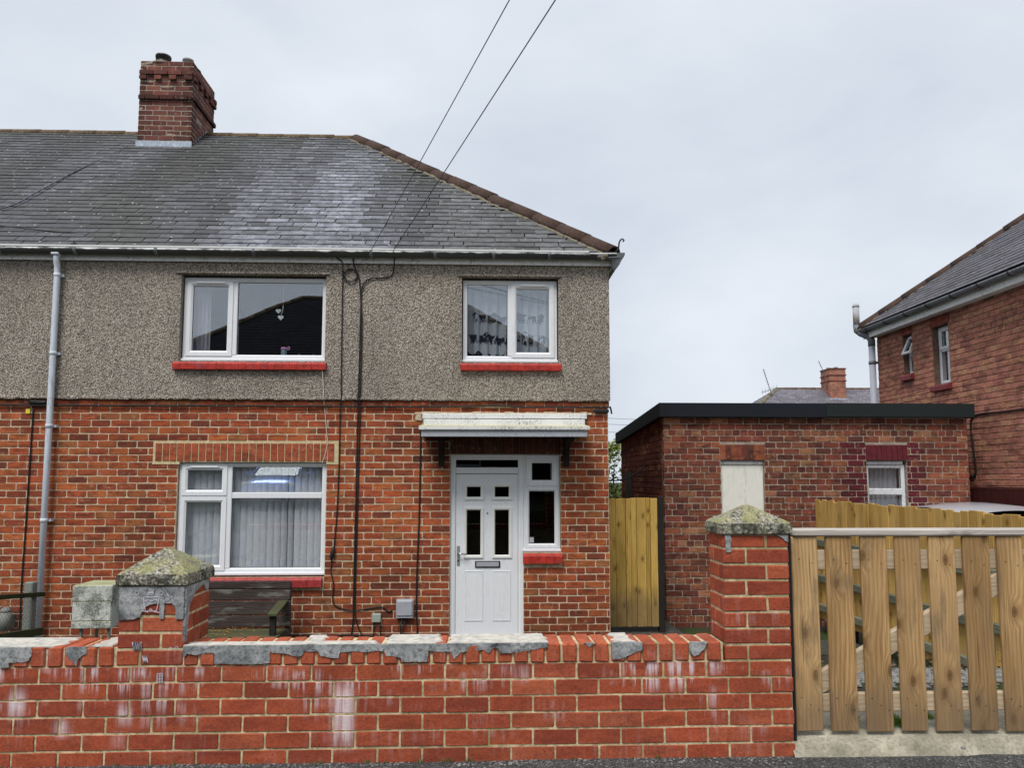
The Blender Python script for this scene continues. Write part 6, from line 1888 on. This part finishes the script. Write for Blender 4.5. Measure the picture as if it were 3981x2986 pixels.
# windows of the neighbour
a, b_, p, q = N_OPEN[1]
m = MB(TN); ring(m, a+0.01, b_-0.005, p+0.01, q-0.01, 0.05, 0.10, 0.17); m.cbox(a+0.05, b_-0.05, 0.10, 0.16, 3.40, 3.46, 0.006, M=None)
w1 = m.build('window', 'upvc', nb, label='tall white window nearer the viewer in the neighbour wall')
s_ = MB(TN); ring(s_, a+0.035, b_-0.03, 3.435, q-0.035, 0.05, 0.088, 0.14, 0.014); sx = s_.build('sash', 'upvc', w1)
pane(w1, a+0.055, b_-0.05, p+0.05, 3.41, 0.12, 'glass', TN); pane(sx, a+0.08, b_-0.075, 3.48, q-0.08, 0.115, 'glass', TN)
m = MB(TN); m.box(a+0.05, b_-0.05, 0.20, 0.21, p+0.05, q-0.05); m.build('net_curtain', 'net', w1)
a, b_, p, q = N_OPEN[0]
m = MB(TN); ring(m, a+0.008, b_-0.005, p+0.01, q-0.01, 0.042, 0.10, 0.17); m.box(a+0.04, b_-0.04, 0.105, 0.16, 3.46, 3.50)
w2 = m.build('window', 'upvc', nb, label='narrow white window with its top light propped open')
m = MB(TN); Mo = Matrix.Translation((0, 0.095, q-0.03)) @ Matrix.Rotation(R(-24), 4, 'X') @ Matrix.Translation((0, -0.095, -(q-0.03)))
s_ = MB(TN @ Mo); ring(s_, a+0.02, b_-0.015, 3.475, q-0.03, 0.045, 0.085, 0.125, 0.012); sx = s_.build('sash', 'upvc', w2)
pane(sx, a+0.06, b_-0.055, 3.515, q-0.07, 0.105, 'glass', TN @ Mo)
pane(w2, a+0.045, b_-0.042, p+0.045, 3.47, 0.12, 'glass', TN)
# eaves, roof
m = MB(); m.box(NX_-0.16, NX_-0.138, NYF-0.2, NYB+0.16, 3.955, 4.075); m.box(NX_-0.137, NX_-0.002, NYF-0.2, NYB+0.16, 3.96, 3.98); m.build('fascia', 'fascia', nb)
ng = gutter((NX_-0.225, NYB+0.2, 4.115), (NX_-0.225, NYF-0.2, 4.10), 0.060, 'gutter_grey', nb)
y = NYB-0.15
while y > 9:
    g_ = MB(); N = 10
    g_.loft([[(NX_-0.225+0.066*math.cos(math.pi*k/N), yy, 4.108-0.066*math.sin(math.pi*k/N)) for k in range(N+1)] + [(NX_-0.225+0.058*math.cos(math.pi*k/N), yy, 4.108-0.058*math.sin(math.pi*k/N)) for k in range(N, -1, -1)] for yy in (y-0.016, y+0.016)])
    g_.build('gutter_bracket', 'dark_iron', ng); y -= 0.62
NEX, NEY, NEZ = NX_-0.20, NYB+0.22, 4.12
NRX, NRY, NRZ = NX_+3.45, NYB-3.45, 6.98
m = MB(); m.add([(NEX, NEY, NEZ-.02), (NEX, 2*NRY-NEY, NEZ-.02), (18, 2*NRY-NEY, NEZ-.02), (18, NEY, NEZ-.02), (NRX, NRY, NRZ-.02), (18, NRY, NRZ-.02)], [(0,1,4), (1,2,5,4), (3,0,4,5)])
nr = m.build('roof', 'dark_iron', nb)
TNR = roof_T((NEX-0.03, NEY, NEZ), (0, -1, 0), (NRX-NEX, 0, NRZ-NEZ))
NSL = math.hypot(NRX-NEX, NRZ-NEZ)
slate_roof(nr, TNR, 34, NSL/34.2, 0.288, lambda v: (NEY-NRY)*v/NSL+0.01, lambda v: 2*(NEY-NRY) - (NEY-NRY)*v/NSL, grey_slate, rs, 300, umax_vis=5.6)
cap_tiles(nr, (NRX, NRY, NRZ-0.04), (NEX+.02, NEY-.02, NEZ-0.02), 0.14, 0.45, 'hip_tile', 'hip_tile')
cap_tiles(nr, (NRX, NRY, NRZ-0.04), (NEX+.02, 2*NRY-NEY+.02, NEZ-0.03), 0.115, 0.45, 'ridge_tile', 'hip_tile')
bedding(nr, (NRX, NRY, NRZ), (NEX, NEY, NEZ), (-0.09, -0.085, -0.045), 0.028, 0.035, 50)
# soil pipe with rusty vent top
sp_ = MB(); px, py = NX_-0.105, NYB-0.02
sp_.tube([(px, py, -0.5), (px, py, 3.80)], 0.056, 14); sp = sp_.build('soil_pipe', white_worn('soil_pipe', (0.40, 0.41, 0.48), (0.22, 0.24, 0.27), 0.6, 26, (2, 2, 0.3)), nb, label='lilac grey soil pipe at the far corner of the neighbour house')
m = MB(); m.tube([(px, py, 3.80), (px, py, 3.90), (px-0.03, py+0.03, 3.98), (px-0.12, py+0.14, 4.06), (px-0.16, py+0.19, 4.12), (px-0.165, py+0.195, 4.22)], 0.062, 14); m.build('elbow', 'gutter_grey', sp)
m = MB(); m.tube([(px-0.165, py+0.195, 4.20), (px-0.165, py+0.195, 4.56)], 0.056, 14); m.lathe((px-0.165, py+0.195, 4.55), [(0.060, 0), (0.06, 0.03), (0.04, 0.065), (0.002, 0.08)], 14); m.build('vent_stack', 'rusty_pipe', sp)
m = MB(); m.lathe((px, py, 3.50), [(0.056, -0.03), (0.064, -0.028), (0.064, 0.028), (0.056, 0.03)], 14); m.box(px, px+0.1, py-0.02, py+0.02, 3.48, 3.52); m.build('pipe_clip', 'gutter_grey', sp)
cable('wall_cable', [(NX_-0.012, 9.4, 2.33), (NX_-0.012, 10.1, 2.33), (NX_-0.012, 10.62, 2.34), (NX_-0.012, 10.80, 2.30), (NX_-0.012, 10.84, 2.15), (NX_-0.012, 10.80, 1.8), (NX_-0.012, 10.78, 1.52), (NX_-0.014, 10.84, 1.45), (NX_-0.014, 10.92, 1.50), (NX_-0.014, 10.94, 1.62)], 0.014, 'wire_black', 'black cable looping down the neighbour house wall', group='cables on the neighbour house')
m = MB()
rf2 = thing('red_fence', 'dark red painted timber fence against the neighbour house', 'fence', (6.98, 10.2, -0.4))
y = 8.6
while y < 11.5:
    m = MB(); m.cbox(6.95, 6.975, y, y+0.14, -0.5, 1.285, 0.003); m.build('board', 'red_timber', rf2); y += 0.145
m = MB(); m.box(6.945, 6.99, 8.6, 11.52, 1.288, 1.31); m.build('capping', 'red_timber', rf2)

# ================================================================== CARS
def car(name, label, loc, rotz, paint):
    c = thing(name, label, 'car', loc)
    T = Matrix.Translation(loc) @ Matrix.Rotation(R(rotz), 4, 'Z')
    def sect(y, hw, zb, zt, n=20, e=3.2):
        cz, hh = (zb+zt)/2, (zt-zb)/2
        out_ = []
        for k in range(n):
            a = 2*math.pi*k/n
            ca, sa = math.cos(a), math.sin(a)
            out_.append((hw*math.copysign(abs(ca)**(2/e), ca), y, cz+hh*math.copysign(abs(sa)**(2/e), sa)))
        return out_
    m_ = MB(T)
    m_.loft([sect(-2.0, 0.55, 0.35, 0.72), sect(-1.96, 0.74, 0.24, 0.86), sect(-1.6, 0.85, 0.2, 0.94), sect(-0.8, 0.88, 0.2, 0.98), sect(0.4, 0.88, 0.2, 0.97), sect(0.95, 0.87, 0.2, 0.94), sect(1.5, 0.85, 0.2, 0.86), sect(1.9, 0.76, 0.22, 0.74), sect(2.02, 0.55, 0.32, 0.62)])
    body = m_.build('body', paint, c)
    m_ = MB(T)       # glasshouse
    def cab(y, hb, ht, zb, zt): return [(-hb, y, zb), (hb, y, zb), (ht, y, zt), (-ht, y, zt)]
    m_.loft([cab(-1.75, 0.70, 0.66, 0.9, 0.95), cab(-1.35, 0.78, 0.60, 0.93, 1.38), cab(-0.6, 0.80, 0.62, 0.94, 1.43), cab(0.2, 0.80, 0.60, 0.94, 1.38), cab(1.0, 0.74, 0.64, 0.90, 0.95)], smooth=False)
    m_.build('glasshouse', 'glass_dark', c)
    m_ = MB(T)       # roof skin
    N = 12; rings = []
    for (y, hw, z) in ((-1.48, 0.56, 1.36), (-1.30, 0.60, 1.42), (-0.6, 0.63, 1.475), (0.05, 0.61, 1.45), (0.24, 0.57, 1.40)):
        rings.append([(hw*math.sin((k/N-0.5)*math.pi), y, z + 0.02 - 0.15*(1-math.cos((k/N-0.5)*math.pi*0.9))) for k in range(N+1)])
    m_.loft(rings, cap=False, closed=False); m_.build('roof_panel', paint, c, fix=False)
    for sx in (-1, 1):
        for pts in (((sx*0.60, 0.22, 1.37), (sx*0.76, 1.0, 0.93)), ((sx*0.61, -0.5, 1.40), (sx*0.815, -0.45, 0.95)), ((sx*0.60, -1.4, 1.36), (sx*0.76, -1.74, 0.92))):
            m_ = MB(T); m_.tube(pts, 0.035, 6); m_.build('roof_pillar', paint, c)
        m_ = MB(T); m_.cbox(sx*0.62-0.15, sx*0.62+0.15, 1.82, 1.93, 0.60, 0.74, 0.03); m_.build('headlight', 'lamp_glass', c)
        m_ = MB(T); m_.cbox(sx*0.92-0.09, sx*0.92+0.09, 0.55, 0.68, 0.95, 1.07, 0.03); m_.build('wing_mirror', paint, c)
        for y in (-1.22, 1.28):
            m_ = MB(T); m_.lathe((sx*0.78, y, 0.31), [(0.19, -0.1), (0.30, -0.1), (0.315, -0.06), (0.315, 0.06), (0.30, 0.1), (0.19, 0.1)], 24, 'x'); wh = m_.build('wheel', 'tyre', c)
            m_ = MB(T); m_.lathe((sx*0.82, y, 0.31), [(0.01, 0.05*sx), (0.06, 0.055*sx), (0.17, 0.03*sx), (0.195, 0.05*sx), (0.195, -0.02*sx)], 20, 'x'); m_.build('rim', 'chrome', wh)
    m_ = MB(T); m_.cbox(-0.26, 0.26, 2.012, 2.03, 0.38, 0.48, 0.004); m_.build('number_plate', 'plate', c)
    m_ = MB(T); m_.cbox(-0.45, 0.45, 1.955, 2.0, 0.52, 0.62, 0.02); m_.build('grille', 'rubber', c)
    return c
car('silver_car', 'silver car behind the boarded fence with only its roof showing', (6.22, 9.0, -0.37), 180, 'paint_silver')
car('blue_car', 'bright blue car across the street mirrored in the ground floor window', (-6.25, -6.6, 0.60), 0, 'paint_blue')

# ================================================================== BACKGROUND HOUSE over the outhouse roof
fh = thing('distant_house', 'distant hipped slate roof with brick chimney above the outhouse', 'house', (24, 50, -0.4))
FRZ = 7.08; FYR = 47.0
m = MB(); m.box(14.6, 34, 43.4, 50.6, -0.5, 4.2); m.build('wall', 'mortar_dark', fh)
for (x0, x1) in ((16, 17.6), (20, 21.6), (25, 26.6), (29, 30.6)):
    m = MB(); ring(m, x0, x1, 2.6, 3.8, 0.08, 43.33, 43.39); wf = m.build('window', 'upvc', fh); pane(wf, x0+.06, x1-.06, 2.66, 3.74, 43.35, 'glass_dark')
m = MB(); m.add([(14.2, 43.0, 4.2), (34.4, 43.0, 4.2), (34.4, 51, 4.2), (14.2, 51, 4.2), (18.45, FYR, FRZ), (34.4, FYR, FRZ)], [(0,1,5,4), (0,4,3), (3,4,5,2), (1,2,5)])
fr_ = m.build('roof', 'dark_iron', fh)
TF = roof_T((14.2, 42.97, 4.22), (1, 0, 0), (0, FYR-43.0, FRZ-4.2)); FSL = math.hypot(FYR-43, FRZ-4.2)
slate_roof(fr_, TF, 20, FSL/20.2, 0.40, lambda v: 4.25*v/FSL, lambda v: 20.0, lambda X, v, r: tuple(q*1.6 for q in grey_slate(X, v, r)), rs, 0)
TF2 = roof_T((14.2, 51, 4.22), (0, -1, 0), (4.25, 0, FRZ-4.2)); FS2 = math.hypot(4.25, FRZ-4.2)
slate_roof(fr_, TF2, 20, FS2/20.2, 0.40, lambda v: 4*v/FS2, lambda v: 8-4*v/FS2, lambda X, v, r: tuple(q*1.6 for q in grey_slate(X, v, r)), rs, 0)
cap_tiles(fr_, (18.45, FYR, FRZ-.03), (14.2, 43.0, 4.2), 0.16, 0.6, 'hip_mortar', 'hip_tile')
cap_tiles(fr_, (18.45, FYR, FRZ-.03), (34, FYR, FRZ-.03), 0.14, 0.6, 'ridge_tile', 'ridge_tile')
fx0, fx1, fy0, fy1 = 21.32, 22.32, 45.9, 47.15
m = MB(); m.box(fx0+.01, fx1-.01, fy0+.01, fy1-.01, 5.5, 8.28); fc_ = m.build('chimney', 'mortar_dark', fh, label='weathered brick chimney on the distant roof')
TFc = face_T((fx0, fy0, 0)); TFs = face_T((fx0, fy1, 0), -90)
lay(fc_, TFc, layout(fx1-fx0, 6.2, 25, 0.0828, 0.2255, [], u0=0.0, r=rs), pal_pink, 'chim_brick', matattr='chim_brick_a', nparts=0, r=rs)
lay(fc_, TFs, layout(fy1-fy0, 6.2, 25, 0.0828, 0.2255, [], u0=0.0, r=rs), pal_pink, 'chim_brick', matattr='chim_brick_a', nparts=0, r=rs)
for z in (7.45, 7.80, 8.2):
    m = MB(); m.cbox(fx0-0.04, fx1+0.04, fy0-0.04, fy1+0.04, z, z+0.075, 0.01); m.build('corbel_course', 'chim_brick', fc_, color=(0.24, 0.08, 0.06))
m = MB(); m.lathe((21.55, 46.6, 8.27), [(0.09, 0), (0.08, 0.14), (0.06, 0.14)], 12); m.build('chimney_pot', 'pot_grey', fc_)
m = MB(); m.lathe((21.95, 46.4, 8.27), [(0.12, 0), (0.12, 0.12), (0.09, 0.12)], 12); m.build('chimney_pot', 'pot_black', fc_)
m = MB(); m.box(fx0-0.06, fx1+0.06, fy0-0.05, fy0-0.012, 6.18, 6.40); m.build('lead_flashing', 'lead', fc_)
an = thing('television_aerial', 'thin television aerial leaning on the distant hip', 'aerial', (17.4, 46, 6.3))
m = MB(); m.tube([(17.75, 46.0, 6.5), (17.25, 46.0, 8.2)], 0.022, 5); m.build('mast', 'wire_grey', an)
m = MB(); m.tube([(17.1, 46, 6.75), (18.1, 46, 7.05)], 0.018, 5)
for k in range(6): m.tube([(17.15+0.18*k, 46, 6.62+0.055*k), (17.15+0.18*k, 46, 6.95+0.055*k)], 0.010, 4)
for k in range(7): m.tube([(17.27+0.04*k, 45.8, 8.1-0.14*k), (17.27+0.04*k, 46.2, 8.1-0.14*k)], 0.008, 4)
m.build('elements', 'wire_grey', an)
m = MB(); m.tube([(21.22, 46.2, 7.1), (21.15, 46.2, 7.9), (20.8, 46.2, 8.75)], 0.022, 5); m.box(21.2, 21.3, 46.15, 46.25, 7.25, 7.29)
m.build('aerial_pole', 'wire_grey', None, 'bent aerial pole beside the distant chimney', 'aerial')
# far wires in the gap beside the house
for i, (za, zb) in enumerate(((3.52, 3.40), (3.30, 3.22), (3.02, 2.98), (2.94, 2.45), (2.62, 2.60))):
    m = MB(); m.tube(span((-4, 25, za+0.3), (12, 25.5, zb-0.2), 0.05, 12), 0.006, 4)
    m.build('distant_wire', 'wire_grey', None, ('highest', 'second highest', 'middle', 'second lowest', 'lowest')[i] + ' far wire in the gap right of the house', 'wire', 'far wires in the gap')

# shrub in the gap
sh = thing('garden_shrub', 'light green leafy shrub in the gap between house and outhouse', 'shrub', (2.55, 15.2, -0.5))
m = MB()
for k in range(7):
    a = r4.uniform(0, 6.28); m.tube([(2.55, 15.2, -0.5), (2.55+0.2*math.cos(a), 15.2+0.2*math.sin(a), 0.6), (2.55+0.45*math.cos(a), 15.2+0.45*math.sin(a), 1.7)], 0.03, 6, radii=[0.04, 0.025, 0.01])
m.build('trunk', 'bark', sh)
m = MB()
cl_ = [(2.5 + r4.gauss(0, .38), 15.2 + r4.gauss(0, .4), r4.uniform(-0.2, 2.0), r4.uniform(0.14, 0.3)) for _ in range(80)]
cl_ += [(2.66, 15.0, 2.1, 0.12), (2.62, 15.0, 1.95, 0.16), (2.45, 15.1, 2.0, 0.15)]
for (cx, cy, cz, cr) in cl_:
    for _ in range(110):
        a, t = r4.uniform(0, 6.28), r4.uniform(-1, 1); q = math.sqrt(1-t*t); d_ = cr*r4.random()**0.4
        x, y, z = cx+d_*q*math.cos(a), cy+d_*q*math.sin(a), cz+d_*t
        s_ = r4.uniform(0.028, 0.05); b1 = Vector((r4.gauss(0, 1), r4.gauss(0, 1), r4.gauss(0, .6))).normalized()*s_; b2 = Vector((r4.gauss(0, 1), r4.gauss(0, 1), r4.gauss(0, 1))).normalized()*s_*.6
        c = min(1, max(0, r4.gauss(0.35, .2) + (0.5 if z > 1.7 else 0)))
        p_ = Vector((x, y, z))
        m.add([p_-b1, p_+b2, p_+b1, p_-b2], [(0,1,2,3)], (c, c, c))
m.build('crown', 'leaf', sh, fix=False)

# ================================================================== HOUSE ACROSS THE STREET (seen mirrored in the panes)
op = thing('opposite_house', 'dark brick house with hipped slate roof across the street, mirrored in the windows', 'house', (-4, -14, 1.0))
m = MB(); m.box(-11.6, 2.6, -17.6, -10.6, 0.9, 5.9); m.build('wall', 'house_brick_a', op)
m = MB(); m.add([(-12, -18, 5.9), (3.0, -18, 5.9), (3.0, -10.2, 5.9), (-12, -10.2, 5.9), (-7.6, -14.1, 9.1), (-1.2, -14.1, 9.1)], [(0,1,5,4), (1,2,5), (2,3,4,5), (3,0,4)]); opr = m.build('roof', 'dark_iron', op)
TOp = roof_T((3.0, -10.17, 5.91), (-1, 0, 0), (0, -3.9, 3.2)); OSL = math.hypot(3.9, 3.2)
slate_roof(opr, TOp, 22, OSL/22.2, 0.42, lambda v: 4.2*v/OSL, lambda v: 15-4.4*v/OSL, lambda X, v, r: tuple(q*0.35 for q in grey_slate(X, v, r)), rs, 0, amat='slate_dark')
cap_tiles(opr, (-7.6, -14.1, 9.08), (-12, -10.2, 5.9), 0.14, 0.6, 'ridge_tile', 'hip_tile'); cap_tiles(opr, (-1.2, -14.1, 9.08), (3.0, -10.2, 5.9), 0.14, 0.6, 'ridge_tile', 'hip_tile'); cap_tiles(opr, (-7.6, -14.1, 9.08), (-1.2, -14.1, 9.08), 0.13, 0.6, 'ridge_tile', 'ridge_tile')
for (x0, x1, z0, z1) in ((-10, -8, 1.9, 3.2), (-10, -8, 4.3, 5.4), (-2, 0, 1.9, 3.2), (-2, 0, 4.3, 5.4), (-5.5, -4.3, 4.3, 5.4)):
    m = MB(face_T((0, -10.6, 0), 180)); ring(m, -x1, -x0, z0, z1, 0.07, -0.03, 0.03); wf = m.build('window', 'upvc', op); pane(wf, -x1+.05, -x0-.05, z0+.05, z1-.05, -0.01, 'glass_dark', face_T((0, -10.6, 0), 180))
